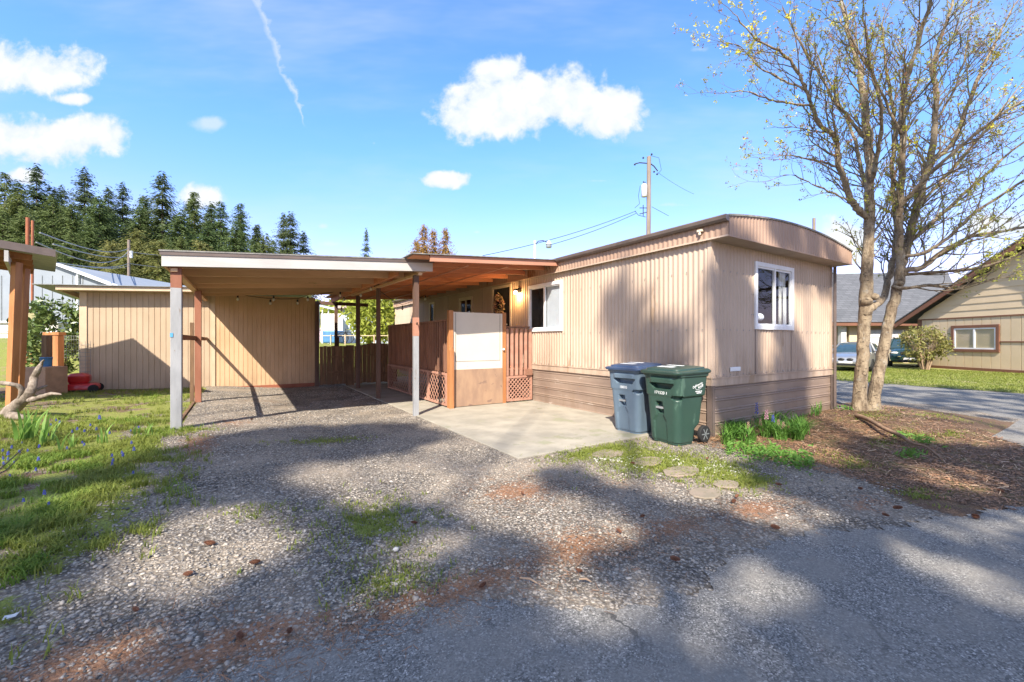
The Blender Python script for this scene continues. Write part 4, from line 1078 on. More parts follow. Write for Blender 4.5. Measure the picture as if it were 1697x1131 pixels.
# emblem on the side: ring, two slanted words, two lines of small print
z = .84; ysd = -(.255+.05*z+.022)-.0015
Mside = Matrix.Translation((.10, ysd, z)) @ Matrix(((1,0,0,0),(0,0,-1,0),(0,1,0,0),(0,0,0,1)))
mb = MB(); n_ = 40
for k in range(n_):
    a0, a1 = 2*math.pi*k/n_, 2*math.pi*(k+1)/n_
    f = lambda a, r: (.085*r*math.cos(a), .052*r*math.sin(a)+.014*math.cos(a)*r, 0)
    mb.add([f(a0,1), f(a1,1), f(a1,.92), f(a0,.92)], [(0,1,2,3)])
em = MB(); em.v = [tuple(Mside @ Vector(p)) for p in mb.v]; em.f = mb.f
eo = build('emblem', em, 'white_ink', gbody, world=False)
Rz = Matrix.Rotation(math.radians(17), 4, 'Z')
text_mesh('Community', .048, Mside @ Matrix.Translation((-.03,.012,0)) @ Rz, 'white_ink', eo, shear=.35)
text_mesh('PLACE', .042, Mside @ Matrix.Translation((.04,-.012,0)) @ Rz, 'white_ink', eo, shear=.35)
mb = MB()
for zz, segs in ((-.076, ((-.075,-.03),(-.02,.03),(.04,.07))), (-.100, ((-.05,-.02),(-.015,.015),(.02,.055)))):
    for a, b in segs: mb.box(a, b, zz-.007, zz+.007, 0, .0015)
em = MB(); em.v = [tuple(Mside @ Vector(p)) for p in mb.v]; em.f = mb.f
build('small_print', em, 'white_ink', eo, world=False)
# ---------------------------------------------------------------- far things (camera-side coordinates X right, Z ahead)
def C3(X, Z, z): x, y = CW(X, Z); return (x, y, z)
def cbox(mb, X0, X1, Z0, Z1, z0, z1):
    return mb.hexa([C3(X0,Z0,z0),C3(X1,Z0,z0),C3(X1,Z1,z0),C3(X0,Z1,z0),C3(X0,Z0,z1),C3(X1,Z0,z1),C3(X1,Z1,z1),C3(X0,Z1,z1)])
# khaki house on the right, gable wall facing the road
HXw = 23.2
kh = thing('house', 'khaki house with brown-trimmed gable and a slider window, right of the silver car', 'house', C3(HXw, 24.3, 0))
ZA, ZB = 24.3, 12.6; ZR = (ZA+ZB)/2
s, o = grooves(ZA-ZB, .41, .02, .03)
dB_ = Vector(C3(HXw,ZB,0))-Vector(C3(HXw,ZA,0)); dB_.normalize(); nB_ = Vector(C3(-1,0,0))
build('wall', sheet(s, o, C3(HXw,ZA,0)[:2], (dB_.x,dB_.y), (nB_.x,nB_.y), .0, 2.68, [(1.92,4.02,1.02,2.24)]), 'house_khaki', kh, recalc=False)
mb = MB(); z = 2.72
def rz_(Z): return 2.85 + .56*(min(ZA-Z, Z-ZB))
while z < 5.9:
    zt = min(z+.33, 6.1)
    d0 = (z-2.85)/.56; d1 = (zt-2.85)/.56; d0 = max(d0, 0); d1 = max(d1, 0)
    a = [C3(HXw-.03, ZA-d0, z), C3(HXw-.03, ZB+d0, z), C3(HXw-.005, ZB+d1, zt), C3(HXw-.005, ZA-d1, zt)]
    if ZA-d1 > ZB+d1: mb.add(a+[C3(HXw, ZA-d0, z), C3(HXw, ZB+d0, z)], [(0,1,2,3),(0,4,5,1)])
    z += .33
build('gable_siding', mb, 'house_khaki', kh, recalc=False)
mb = MB(); cbox(mb, HXw+.02, HXw+9, ZB, ZA, 0, 2.7); build('wall', mb, 'house_khaki', kh)
mb = MB(); cbox(mb, HXw-.03, HXw-.002, ZB, ZA, 2.66, 2.73); cbox(mb, HXw-.03, HXw-.002, ZB, ZA-4.1, 1.43, 1.49); cbox(mb, HXw-.03, HXw-.002, ZA-1.8, ZA, 1.43, 1.49); cbox(mb, HXw-.04, HXw-.002, ZB, ZA, .0, .16); cbox(mb, HXw-.035, HXw-.002, ZA-.22, ZA, .16, 2.66); build('trim_boards', mb, 'house_brown', kh)
mb = MB()
for sg in (1, -1):
    Ze = ZA+1.0 if sg == 1 else ZB-1.0
    za_ = 2.85-.56; zr = 2.85+.56*(ZA-ZR)
    mb.hexa([C3(HXw-.45,Ze,za_-.02),C3(HXw-.38,Ze,za_-.02),C3(HXw-.38,ZR,zr-.02),C3(HXw-.45,ZR,zr-.02),C3(HXw-.45,Ze,za_+.24),C3(HXw-.38,Ze,za_+.24),C3(HXw-.38,ZR,zr+.24),C3(HXw-.45,ZR,zr+.24)])
build('bargeboard', mb, 'house_brown', kh)
mb = MB()
for sg in (1, -1):
    Ze = ZA+1.05 if sg == 1 else ZB-1.05
    za_ = 2.85-.56+.24; zr = 2.85+.56*(ZA-ZR)+.24
    mb.hexa([C3(HXw-.48,Ze,za_),C3(HXw+10,Ze,za_),C3(HXw+10,ZR,zr),C3(HXw-.48,ZR,zr),C3(HXw-.48,Ze,za_+.06),C3(HXw+10,Ze,za_+.06),C3(HXw+10,ZR,zr+.06),C3(HXw-.48,ZR,zr+.06)])
build('roof', mb, 'shingle_grey', kh)
o2 = C3(HXw, ZA, 0)
def house_window(s0, s1, z0, z1, tw=.14):
    mb = MB()
    for a, b, c_, e in ((s0,s0+tw,z0,z1),(s1-tw,s1,z0,z1),(s0+tw,s1-tw,z0,z0+tw),(s0+tw,s1-tw,z1-tw,z1)): fb(mb, o2, dB_, nB_, a, b, -.02, .05, c_, e)
    f = build('window', mb, 'house_brown', kh)
    mb = MB(); t = tw; w_ = .07
    for a, b, c_, e in ((s0+t,s0+t+w_,z0+t,z1-t),(s1-t-w_,s1-t,z0+t,z1-t),(s0+t+w_,s1-t-w_,z0+t,z0+t+w_),(s0+t+w_,s1-t-w_,z1-t-w_,z1-t),((s0+s1)/2-.04,(s0+s1)/2+.04,z0+t+w_,z1-t-w_)): fb(mb, o2, dB_, nB_, a, b, -.01, .03, c_, e)
    build('frame', mb, 'white_vinyl', f)
    mb = MB(); fb(mb, o2, dB_, nB_, s0+t+w_, s1-t-w_, .0, .004, z0+t, z1-t); build('pane', mb, 'glass', f)
    mb = MB(); fb(mb, o2, dB_, nB_, s0+t, s1-t, -.25, -.24, z0, z1); build('blind', mb, 'curtain_white', f)
house_window(1.85, 4.07, .95, 2.30); house_window(5.1, 6.4, 3.2, 4.4, .1)
# grey-roofed house with garage behind the cars
gh = thing('house', 'house with grey shingle roof, garage doors and outside stairs behind the parked cars', 'house', C3(24, 28, 0))
mb = MB(); cbox(mb, 19.0, 21.4, 31.0, 35, 0, 2.7); cbox(mb, 22.6, 29.6, 28.5, 29.0, 0, 2.7); cbox(mb, 22.6,23.0,28.6,35,0,2.7); build('wall', mb, 'house_khaki', gh)
mb = MB(); cbox(mb, 17.8, 29.8, 27.85, 28.0, 2.50, 2.72); build('fascia', mb, 'house_brown', gh)
mb = MB()
e0, e1, r0, r1, b0, b1 = C3(17.6,27.8,2.74), C3(30.0,27.8,2.74), C3(23.0,33.2,6.7), C3(34,33.2,6.9), C3(17.6,39,2.74), C3(34,39,2.74)
mb.add([e0,e1,r1,r0,b0,b1], [(0,1,2,3),(0,3,4),(3,2,5,4)])
rf = build('roof', mb, 'shingle_grey', gh)
mb = MB()
for a, b in ((23.6, 26.2), (26.6, 29.2)):
    cbox(mb, a, b, 28.42, 28.49, .1, 2.25)
gd = build('garage_door', mb, 'garage_white', gh)
mb = MB()
for a, b in ((23.6, 26.2), (26.6, 29.2)):
    for k in range(1, 4): cbox(mb, a, b, 28.40, 28.415, .1+k*.54-.01, .1+k*.54+.01)
build('panel_line', mb, 'galv_wire', gd)
mb = MB(); cbox(mb, 21.9, 22.25, 28.3, 28.6, 0, 2.5); build('post', mb, 'garage_white', gh)
mb = MB()
for k in range(13):
    cbox(mb, 19.2+k*.12, 21.4+k*.03, 27.0+k*.28, 27.3+k*.28, .15+k*.2, .2+k*.2); cbox(mb, 19.2+k*.12, 21.4+k*.03, 27.28+k*.28, 27.3+k*.28, .0+k*.2, .18+k*.2)
build('stairs', mb, 'stair_blue', gh)
mb = MB(); mb.beam(C3(19.1,27,1.1), C3(20.6,30.6,3.7), .08, .08); mb.beam(C3(19.1,27,0), C3(19.1,27,1.15), .08, .08, (1,0,0)); build('stair_rail', mb, 'garage_white', gh)
# ---------------------------------------------------------------- cars
def car(name, label, paint, loc, heading, L=4.6, W=1.8, H=1.42, suv=False):
    th = thing(name, label, 'car', loc, heading, 'cars parked in the driveway across the road')
    hl = L/2
    if not suv:
        st = [(-hl,.62,.38,.80),(-hl+.08,.72,.30,.93),(-hl+.5,.86,.20,1.00),(-hl+1.1,.90,.18,1.00),(-.4,.90,.18,.97),(.6,.90,.18,.96),(1.0,.90,.18,.95),(hl-.9,.88,.19,.86),(hl-.35,.84,.20,.78),(hl-.06,.76,.24,.68),(hl,.68,.32,.58)]
        gh_ = [(-hl+.75,.98,.70),(-hl+1.3,1.36,.60),(-.2,H,.60),(.35,1.38,.60),(1.15,.93,.74)]
    else:
        st = [(-hl,.72,.38,.95),(-hl+.06,.80,.30,1.10),(-hl+.5,.88,.25,1.12),(-.4,.90,.24,1.10),(.6,.90,.24,1.09),(1.0,.90,.24,1.08),(hl-.9,.88,.25,1.02),(hl-.3,.85,.25,.96),(hl-.05,.80,.28,.85),(hl,.74,.36,.75)]
        gh_ = [(-hl+.12,1.10,.76),(-hl+.45,H-.05,.66),(-.2,H,.64),(.45,H-.06,.63),(1.05,1.08,.76)]
    rings = []
    for (x, hw, zb, zt) in st:
        prof = [(-.80,0),(-.97,.12),(-1.0,.45),(-.985,.72),(-.90,.93),(-.6,1.0),(0,1.02),(.6,1.0),(.90,.93),(.985,.72),(1.0,.45),(.97,.12),(.80,0)]
        rings.append([(x, a*hw*W/1.8, zb+(zt-zb)*b) for a, b in prof])
    mb = MB(); mb.loft(rings); body = build('body', mb, paint, th, smooth=True, world=False)
    rings = []
    for (x, zt, hw) in gh_:
        bw = .80*W/1.8; zb = .90 if not suv else 1.03
        rings.append([(x, -bw, zb),(x, -hw, zt-.03),(x, -hw+.1, zt),(x, hw-.1, zt),(x, hw, zt-.03),(x, bw, zb)])
    mb = MB(); mb.loft(rings); build('windows', mb, 'car_glass', th, smooth=True, world=False)
    mb = MB(); r = []
    for (x, zt, hw) in gh_[1:4]: r.append([(x,-hw-.01,zt-.045),(x,-hw+.08,zt+.012),(x,0,zt+.03),(x,hw-.08,zt+.012),(x,hw+.01,zt-.045)])
    mb.loft(r)
    for sy in (-1, 1):
        for a, b in ((gh_[0],gh_[1]),(gh_[4],gh_[3])): mb.tube([(a[0], sy*.79*W/1.8, a[1]-.02),(b[0], sy*(b[2]+.0), b[1]-.02)], .035, 6)
        mb.tube([(.0, sy*.80*W/1.8,.92),(-.05, sy*(.61 if not suv else .66), H-.05)], .03, 6)
    build('roof', mb, paint, th, smooth=True, world=False)
    M_ = Matrix.Rotation(math.pi/2, 3, 'X'); R = .32 if not suv else .35
    for sx_ in (-1, 1):
        for sy in (-1, 1):
            c_ = (sx_*hl*.60, sy*(W/2-.11), R); mb = MB(); mb.lathe([(.20,-.10),(R-.02,-.11),(R,-.08),(R,.08),(R-.02,.11),(.20,.10)], c_, 24, M_)
            wh = build('wheel', mb, 'tyre', th, world=False, smooth=True)
            mb = MB(); mb.lathe([(.01,-.09),(.20,-.095),(.21,.095),(.01,.09)], c_, 16, M_); build('rim', mb, 'galv', wh, world=False)
    z0 = .60 if not suv else .78
    for sy in (-1, 1):
        mb = MB(); mb.ball((hl-.10, sy*.60*W/1.8, z0), .14, 12, 8, (.8,1.35,.55)); build('headlight', mb, 'headlight', th, smooth=True, world=False)
    mb = MB()
    if not suv:
        for sy in (-1, 1): mb.ball((hl-.01, sy*.17, z0-.01), .11, 12, 8, (.4,1.25,.7))
    else: mb.box(hl-.08, hl+.015, -.38, .38, z0-.09, z0+.08)
    mb.box(hl-.12, hl+.02, -.5, .5, .30, .40); build('grille', mb, 'black_metal', th, world=False)
    mb = MB(); mb.box(hl-.01, hl+.022, -.26, .26, .42, .52); build('number_plate', mb, 'paper', th, world=False)
    for sy in (-1, 1):
        mb = MB(); mb.ball((.85, sy*(W/2+.05), 1.0 if not suv else 1.13), .1, 10, 8, (.5,.9,.6)); build('mirror', mb, paint, th, smooth=True, world=False)
    if suv:
        mb = MB(); mb.beam((-hl+.5,.55,H+.06),(.4,.55,H+.06),.03,.03); mb.beam((-hl+.5,-.55,H+.06),(.4,-.55,H+.06),.03,.03); build('roof_rail', mb, 'black_metal', th, world=False)
    return th
cx_, cy_ = CW(17.7, 21.9); car('parked_car', 'silver saloon car parked behind the forked tree', 'car_silver', (cx_, cy_, .02), math.atan2(-.151,-.988))
cx_, cy_ = CW(23.3, 25.1); car('parked_car', 'dark green estate car partly hidden behind the tall bush', 'car_green', (cx_, cy_, .05), math.atan2(-.3,-.95), 4.5, 1.8, 1.62, True)
# ---------------------------------------------------------------- left neighbour buildings
nb_ = thing('metal_building', 'pale blue metal-clad building beyond the shed on the left', 'building', C3(-26, 26, 1.3))
mb = MB(); pr = [(-60,0),(-24.0,0),(-24.0,4.75),(-28.0,6.25),(-60,6.9)]
mb.prism([C3(a, 26+(0 if a < -24.5 else 0), b) for a, b in pr], Vector(C3(0,14,0))-Vector(C3(0,0,0))); build('wall', mb, 'metal_wall_blue', nb_)
mb = MB(); 
for k in range(40):
    a = -25+(-.62)*k; cbox(mb, a, a+.03, 25.97, 25.995, .5, 4.6 if a > -26 else 5.5)
build('wall_seam', mb, 'galv_wire', nb_)
mb = MB(); mb.beam(C3(-23.7,25.8,4.72), C3(-28.1,25.8,6.36), .3, .14); mb.beam(C3(-28,25.8,6.34), C3(-60,25.8,7.0), .3, .14); cbox(mb, -26.5, -26.38, 25.85, 25.96, .5, 5.6); build('roof_trim', mb, 'white_vinyl', nb_)
mb = MB(); cbox(mb, -26.0, -24.9, 25.94, 25.98, 4.05, 4.75); build('window', mb, 'car_glass', nb_)
tr2 = thing('trailer', 'long low white trailer in front of the pale blue building', 'trailer', C3(-21, 17, .5))
mb = MB(); cbox(mb, -40, -19.2, 18.0, 20.4, 1.45, 2.25); build('body', mb, 'garage_white', tr2)
mb = MB(); cbox(mb, -40, -19.1, 17.9, 20.5, 2.26, 2.34); cbox(mb, -40, -19.2, 17.96, 17.99, 1.85, 1.9); build('roof_edge', mb, 'white_vinyl', tr2)
mb = MB(); cbox(mb, -40, -19.2, 18.02, 20.4, .3, 1.44); build('skirt', mb, 'trim_cream', tr2)
# neighbour's carport
nc = thing('neighbour_carport', 'timber post carport with corrugated roof cut off by the left picture edge', 'carport', (-3.5,11.8,.2))
A_ = Vector((-2.98,11.45,0)); e1 = Vector((-.97,-.25,0)); e2 = Vector((-.26,.965,0))
def npt(a, b, z): p = A_+e1*a+e2*b; return (p.x, p.y, z)
def nz_(a, b): return 3.10 + .10*a - .015*b
mb = MB(); mb.hexa([npt(-.05,-.03,3.09),npt(6,-.03,3.69),npt(6,0,3.69),npt(-.05,0,3.09),npt(-.05,-.03,3.23),npt(6,-.03,3.83),npt(6,0,3.83),npt(-.05,0,3.23)]); build('front_fascia', mb, 'gutter_brown', nc)
# corrugated sheet
n_ = 60; vs = []; fs = []
for j in range(2):
    for i in range(n_*4+1):
        b = -.02+2.85*i/(n_*4); a = -.08 if j == 0 else 6; vs.append(npt(a, b, nz_(a,b)+.08+.012*math.cos(2*math.pi*i/4)))
for i in range(n_*4): fs.append((i, i+1, n_*4+2+i, n_*4+1+i))
build('roof', MB().add(vs, fs), 'galv', nc)
for b in (.5,1.2,1.9,2.6): 
    mb = MB(); mb.beam(npt(.25,b,nz_(.25,b)-.02), npt(6,b,nz_(6,b)-.02), .04, .12); build('rafter', mb, 'cedar_post', nc)
mb = MB(); mb.beam(npt(.55,-.05,3.02), npt(.55,2.7,2.97), .05, .2); build('side_beam', mb, 'white_fascia', nc)
mb = MB(); 
x, y = PX(18, 8.0); x2, y2 = PX(28, 8.0)
mb.beam((x,y,.1), (x2,y2,2.98), .10, .12, (SS,CC,0)); build('post', mb, 'cedar_post', nc, bevel=.006)
x, y = PX(31, 8.7); x2, y2 = PX(43, 8.7)
mb = MB(); mb.beam((x,y,.1), (x2,y2,2.98), .085, .10, (SS,CC,0)); build('post', mb, 'cedar_post', nc, bevel=.006)
# clutter on the left
def pxbox(mb, px0, px1, py0, py1, Z, dep=.12, zb=None):
    X0, X1 = (px0-CXP)/FOC*Z, (px1-CXP)/FOC*Z; z1 = ZY(py0, Z); z0 = ZY(py1, Z) if zb is None else zb
    return cbox(mb, X0, X1, Z, Z+dep, z0, z1)
mb = MB(); pxbox(mb, 68, 77, 556, 650, 10.2, .14, .1); o = build('timber_post', mb, 'old_wood', bevel=.01); tag(o, 'dark stub post standing behind the driftwood', 'post')
mb = MB(); pxbox(mb, 79, 96, 556, 650, 11.2, .16, .1); pxbox(mb, 70, 97, 551, 556, 11.18, .2); o = build('timber_post', mb, 'cedar_post', bevel=.01); tag(o, 'thick pale stub post with a cap, left of the red mower', 'post')
mb = MB()
for k in range(9): pxbox(mb, 98+k*4, 98.4+k*4, 556, 594, 11.6, .004)
for k in range(7): pxbox(mb, 98, 131, 557+k*6, 557.5+k*6, 11.61, .004)
o = build('wire_panel', mb, 'galv_wire'); tag(o, 'open wire fence panel between the stub posts and the shed', 'wire fence')
mb = MB(); mb.tube([C3((44-CXP)/FOC*14,14,.2), C3((46-CXP)/FOC*14,14,ZY(361,14))], .05, 10); mb.tube([C3((53-CXP)/FOC*14,14,.2), C3((54-CXP)/FOC*14,14,ZY(366,14))], .035, 10)
up = build('service_pole', mb, 'rusty_pole'); tag(up, 'rusty twin service pole with meter box rising above the left carport roof', 'pole')
mb = MB(); pxbox(mb, 46, 59, 519, 549, 13.2, .15); build('meter_box', mb, 'meter_box', up)
mb = MB(); pxbox(mb, 36, 75, 609, 637, 9.8, .5, .15); o = build('storage_box', mb, 'tan_wood_box', bevel=.01); tag(o, 'low tan box on the ground behind the driftwood', 'box')
mb = MB(); mb.lathe([(.09,0),(.11,.2),(.12,.21),(.10,.22)], C3((61-CXP)/FOC*9.9, 10.1, ZY(609,9.8)), 16); o = build('plastic_tub', mb, 'blue_plastic', smooth=True); tag(o, 'small blue plastic tub on the low tan box', 'tub')
# red mower
mw = thing('lawn_mower', 'red push mower parked at the left end of the shed', 'lawn mower', C3(-10.9, 10.7, .26))
x, y, _ = C3(-10.95, 10.75, 0)
mb = MB(); mb.loft([[(x+a*k, y+b*k, z) for a, b in rrect(-.42,.38,.25,.1,28)] for z, k in ((.28,1),(.36,1.02),(.42,.9),(.44,.5))]); build('deck', mb, 'mower_red', mw, smooth=True)
mb = MB(); mb.loft([[(x+a*k, y+b*k, z) for a, b in rrect(-.20,.22,.17,.08,28)] for z, k in ((.44,.8),(.50,1.0),(.62,1.0),(.68,.7),(.69,.3))]); build('engine_cover', mb, 'mower_red', mw, smooth=True)
for a, b in ((-.36,-.25),(.32,-.25),(-.36,.25),(.32,.25)):
    mb = MB(); mb.lathe([(.02,-.03),(.1,-.03),(.1,.03),(.02,.03)], (x+a, y+b, .30), 16, Matrix.Rotation(math.pi/2,3,'X')); build('wheel', mb, 'tyre', mw)
mb = MB(); mb.tube([(x-.3,y-.2,.45),(x-.55,y-.2,.85),(x-.55,y+.2,.85),(x-.3,y+.2,.45)], .014, 6); build('handle', mb, 'black_metal', mw)
# driftwood
dw = MB(); Zd = 7.2
def D(px, py, dz=0): Z = Zd+dz; return C3((px-CXP)/FOC*Z, Z, ZY(py, Z))
dw.tube([D(0,694),D(14,684),D(28,672,.1),D(42,662),D(52,650,-.1),D(54,636),D(57,624,.1),D(62,613),D(68,603,.1),D(73,596)], [.06,.10,.10,.085,.07,.06,.05,.042,.025,.01], 10)
dw.tube([D(34,664),D(38,650,-.1),D(33,640,-.1),D(20,637,-.2),D(-8,634,-.2)], [.055,.045,.04,.035,.03], 9)
dw.tube([D(45,662),D(58,663,-.15),D(72,656,-.2),D(88,652,-.25),D(104,655,-.3)], [.055,.045,.04,.03,.012], 9)
dw.tube([D(54,648),D(64,645,.1),D(77,640,.2),D(80,638,.2)], [.035,.03,.02,.01], 8)
dw.tube([D(14,690,-.1),D(28,690,-.3),D(44,694,-.3)], [.1,.07,.03], 9)
o = build('driftwood', dw, 'driftwood', smooth=True); tag(o, 'pale twisted driftwood branch leaning by the left carport post', 'driftwood')
o.modifiers.new('sub', 'SUBSURF').levels = 1; o.modifiers['sub'].render_levels = 2
tx = bpy.data.textures.new('gnarl', 'CLOUDS'); tx.noise_scale = .09
dm = o.modifiers.new('gnarl', 'DISPLACE'); dm.texture = tx; dm.strength = .035
# ---------------------------------------------------------------- house seen through the carport
gb2 = thing('grey_house', 'pale grey-blue house with an awning seen through the carport posts', 'house', C3(-10, 30, 1.35))
Zh = 30.0
def Xh(px, Z=Zh): return (px-CXP)/FOC*Z
mb = MB(); cbox(mb, Xh(568), Xh(668), Zh, Zh+8, 1.0, ZY(511,Zh)); build('wall', mb, 'house_grey_blue', gb2)
mb = MB(); mb.hexa([C3(Xh(552),Zh-.5,ZY(512,Zh)),C3(Xh(672),Zh-.5,ZY(512,Zh)),C3(Xh(672),Zh+8,ZY(512,Zh)),C3(Xh(552),Zh+8,ZY(512,Zh)),C3(Xh(556),Zh+1,ZY(502,Zh)),C3(Xh(668),Zh+1,ZY(502,Zh)),C3(Xh(668),Zh+7,ZY(502,Zh)),C3(Xh(556),Zh+7,ZY(502,Zh))]); build('roof', mb, 'roof_brownish', gb2)
mb = MB()
for k in range(14): cbox(mb, Xh(575+k*7), Xh(575.6+k*7), Zh-.03, Zh-.005, 1.2, ZY(513,Zh))
build('wall_seam', mb, 'galv_wire', gb2)
mb = MB(); mb.hexa([C3(Xh(525,26),26,ZY(507,26)),C3(Xh(556,26),26,ZY(515,26)),C3(Xh(560,30),30,ZY(514,30)),C3(Xh(525,30),30,ZY(506,30)),C3(Xh(525,26),26,ZY(505,26)),C3(Xh(556,26),26,ZY(513,26)),C3(Xh(560,30),30,ZY(512,30)),C3(Xh(525,30),30,ZY(504,30))]); build('awning_roof', mb, 'awning_pale', gb2)
mb = MB()
for a in (531, 541, 553): cbox(mb, Xh(a,26), Xh(a+1.2,26), 26.2, 26.3, 1.3, ZY(512,26))
build('awning_post', mb, 'white_vinyl', gb2)
mb = MB(); cbox(mb, Xh(500), Xh(568), Zh+3, Zh+3.2, 1.0, ZY(520,Zh+3)); build('porch_wall', mb, 'garage_white', gb2)
mb = MB(); pxbox(mb, 524, 528, 503, 569, 17.5, .1); o = build('white_pipe', mb, 'white_vinyl'); tag(o, 'thin white upright pipe behind the left board gate', 'pipe')
mb = MB(); pxbox(mb, 534, 560, 548, 569, 25.0, 1.0); o = build('covered_grill', mb, 'blue_plastic', bevel=.08); tag(o, 'dark blue covered grill under the pale awning', 'grill')
mb = MB()
for k in range(7): pxbox(mb, 523+k*24, 524.5+k*24, 555, 572, 20.0, .06)
pxbox(mb, 520, 680, 556, 557.2, 20.1, .04); 
o = build('rail_fence', mb, 'shed_trim'); tag(o, 'thin rail fence across the grass behind the board gates', 'fence')
mb = MB(); mb.tube([C3(Xh(573,24),24,1.3), C3(Xh(573,24),24,ZY(545,24))], .02, 6)
for q in (568, 577):
    c_ = C3(Xh(q,24),24,ZY(560,24)); ring = [(c_[0]+.0+.32*math.cos(a)*CC, c_[1]-.32*math.cos(a)*SS, c_[2]+.32*math.sin(a)) for a in [2*math.pi*i/16 for i in range(17)]]
    mb.tube(ring, .022, 5, cap=False)
mb.tube([C3(Xh(568,24),24,ZY(560,24)),C3(Xh(572,24),24,ZY(550,24)),C3(Xh(577,24),24,ZY(560,24))], .02, 5)
o = build('bicycle', mb, 'black_metal'); tag(o, 'dark bicycle standing against the pale grey-blue house', 'bicycle')
# ---------------------------------------------------------------- poles and wires
ut = thing('utility_pole', 'tall wooden utility pole with transformer behind the mobile home roof', 'utility pole', C3(Xh(1075,30),30,0))
mb = MB(); mb.tube([C3(Xh(1073.5,30),30,0), C3(Xh(1075.5,30),30,ZY(260,30))], [.19,.14], 12); build('pole', mb, 'utility_wood', ut)
mb = MB(); c_ = C3(Xh(1066.5,30),29.85,ZY(328,30)); mb.lathe([(.17,0),(.20,.04),(.20,.80),(.15,.9),(.05,.93)], c_, 16); tfm = build('transformer', mb, 'transformer', ut, smooth=True)
mb = MB(); 
for dx in (-.08,.08): mb.lathe([(.03,0),(.045,.05),(.03,.1),(.045,.14),(.02,.2)], (c_[0]+dx, c_[1], c_[2]+.9), 8)
build('bushing', mb, 'wire_black', tfm)
def PW(px, py, Z): return C3(Xh(px, Z), Z, ZY(py, Z))
mb = MB(); mb.tube([PW(1052,272,30),PW(1060,270,30),PW(1072,271,30)], .04, 6); mb.tube([PW(1076,270,30),PW(1084,276,30),PW(1090,284,30)], .04, 6)
for q in ((1052,273),(1084,285),(1089,289),(1080,256),(1066,262)): mb.ball(PW(q[0],q[1],30), .07, 8, 6)
mb.tube([PW(1078,258,30),PW(1092,262,30),PW(1096,282,30),PW(1089,290,30)], .015, 4)
mb.tube([PW(1066,340,30),PW(1066,358,30)], .03, 5); mb.tube([PW(1060,345,30),PW(1072,345,30)], .03, 5); mb.tube([PW(1060,355,30),PW(1072,352,30)], .03, 5)
mb.tube([PW(1061,308,30),PW(1058,325,30),PW(1060,338,30),PW(1052,345,30)], .015, 4); mb.tube([PW(1052,350,30),PW(1058,357,30),PW(1070,360,30)], .02, 4)
build('insulator_bracket', mb, 'wire_black', ut)
def wire(label, p, q, sag, r=.014, n=14, grp=None, m='wire_black'):
    p = Vector(p); q = Vector(q); mb = MB(); pts = []
    for i in range(n+1): f = i/n; v = p.lerp(q, f); v.z -= 4*sag*f*(1-f); pts.append(v)
    mb.tube(pts, r, 5); o = build('power_line', mb, m); tag(o, label, 'power line', grp); return o
wire('upper of the two sagging service wires running left from the transformer pole', PW(1054,350,30), PW(800,424,24), .25, .018)
wire('lower of the two sagging service wires running left from the transformer pole', PW(1054,354,30), PW(905,408,26), .15, .018)
wire('thin wire dropping right from the top of the transformer pole', PW(1090,286,30), PW(1150,322,34), .1, .010)
wire('short guy wire on the right side of the transformer pole', PW(1080,343,30), PW(1108,358,31), .0, .014)
slp = thing('street_lamp', 'small street lamp on a thin pale pole above the awning roof', 'street lamp', PW(886,560,26))
mb = MB(); mb.tube([PW(886,560,26), PW(886.3,399,26)], .06, 10); build('pole', mb, 'white_vinyl', slp)
mb = MB(); mb.tube([PW(886.5,407,26),PW(892,400,26),PW(900,399,26),PW(907,402,26)], .03, 8); build('arm', mb, 'wire_black', slp)
mb = MB(); c_ = PW(909.5,411,26); mb.lathe([(.16,0),(.18,.06),(.17,.2)], c_, 14); hd = build('lamp_head', mb, 'lamp_glass_grey', slp)
mb = MB(); mb.lathe([(.19,.2),(.20,.22),(.08,.38),(.05,.45)], c_, 14); build('cap', mb, 'transformer', hd)
mb = MB(); mb.tube([PW(213,560,45), PW(213.5,398,45)], .12, 10); o = build('utility_pole', mb, 'utility_wood'); tag(o, 'slim grey utility pole in front of the fir wood on the left', 'utility pole')
mb = MB(); mb.cyl(PW(217.5,428,44.8), .14, .75, 10); build('transformer', mb, 'transformer', o)
LW = [(66,386,14,640,412,45,.5),(60,402,14,213,417,45,.9),(213,417,45,330,421,70,.4),(88,405,14,213,424,45,.3),(85,434,16,213,437,45,.3),(213,437,45,330,443,70,.3),(110,438,16,213,441,45,.2),(0,295,30,60,302,40,.1)]
for i, (a, b, Za, c_, d_, Zb_, sg) in enumerate(LW):
    if i == 0: c_, d_ = 213, 412
    wire('one of the grey wires strung between the rusty service pole and the slim pole', PW(a,b,Za), PW(c_,d_,Zb_), sg, .025 if Zb_ < 60 else .035, grp='wires on the left', m='wire_grey')
mb = MB(); mb.tube([PW(1349,400,34), PW(1349,362,34)], .11, 10); o = build('pole_stub', mb, 'utility_wood'); tag(o, 'top of a wooden pole peeking over the bowed roof', 'pole')
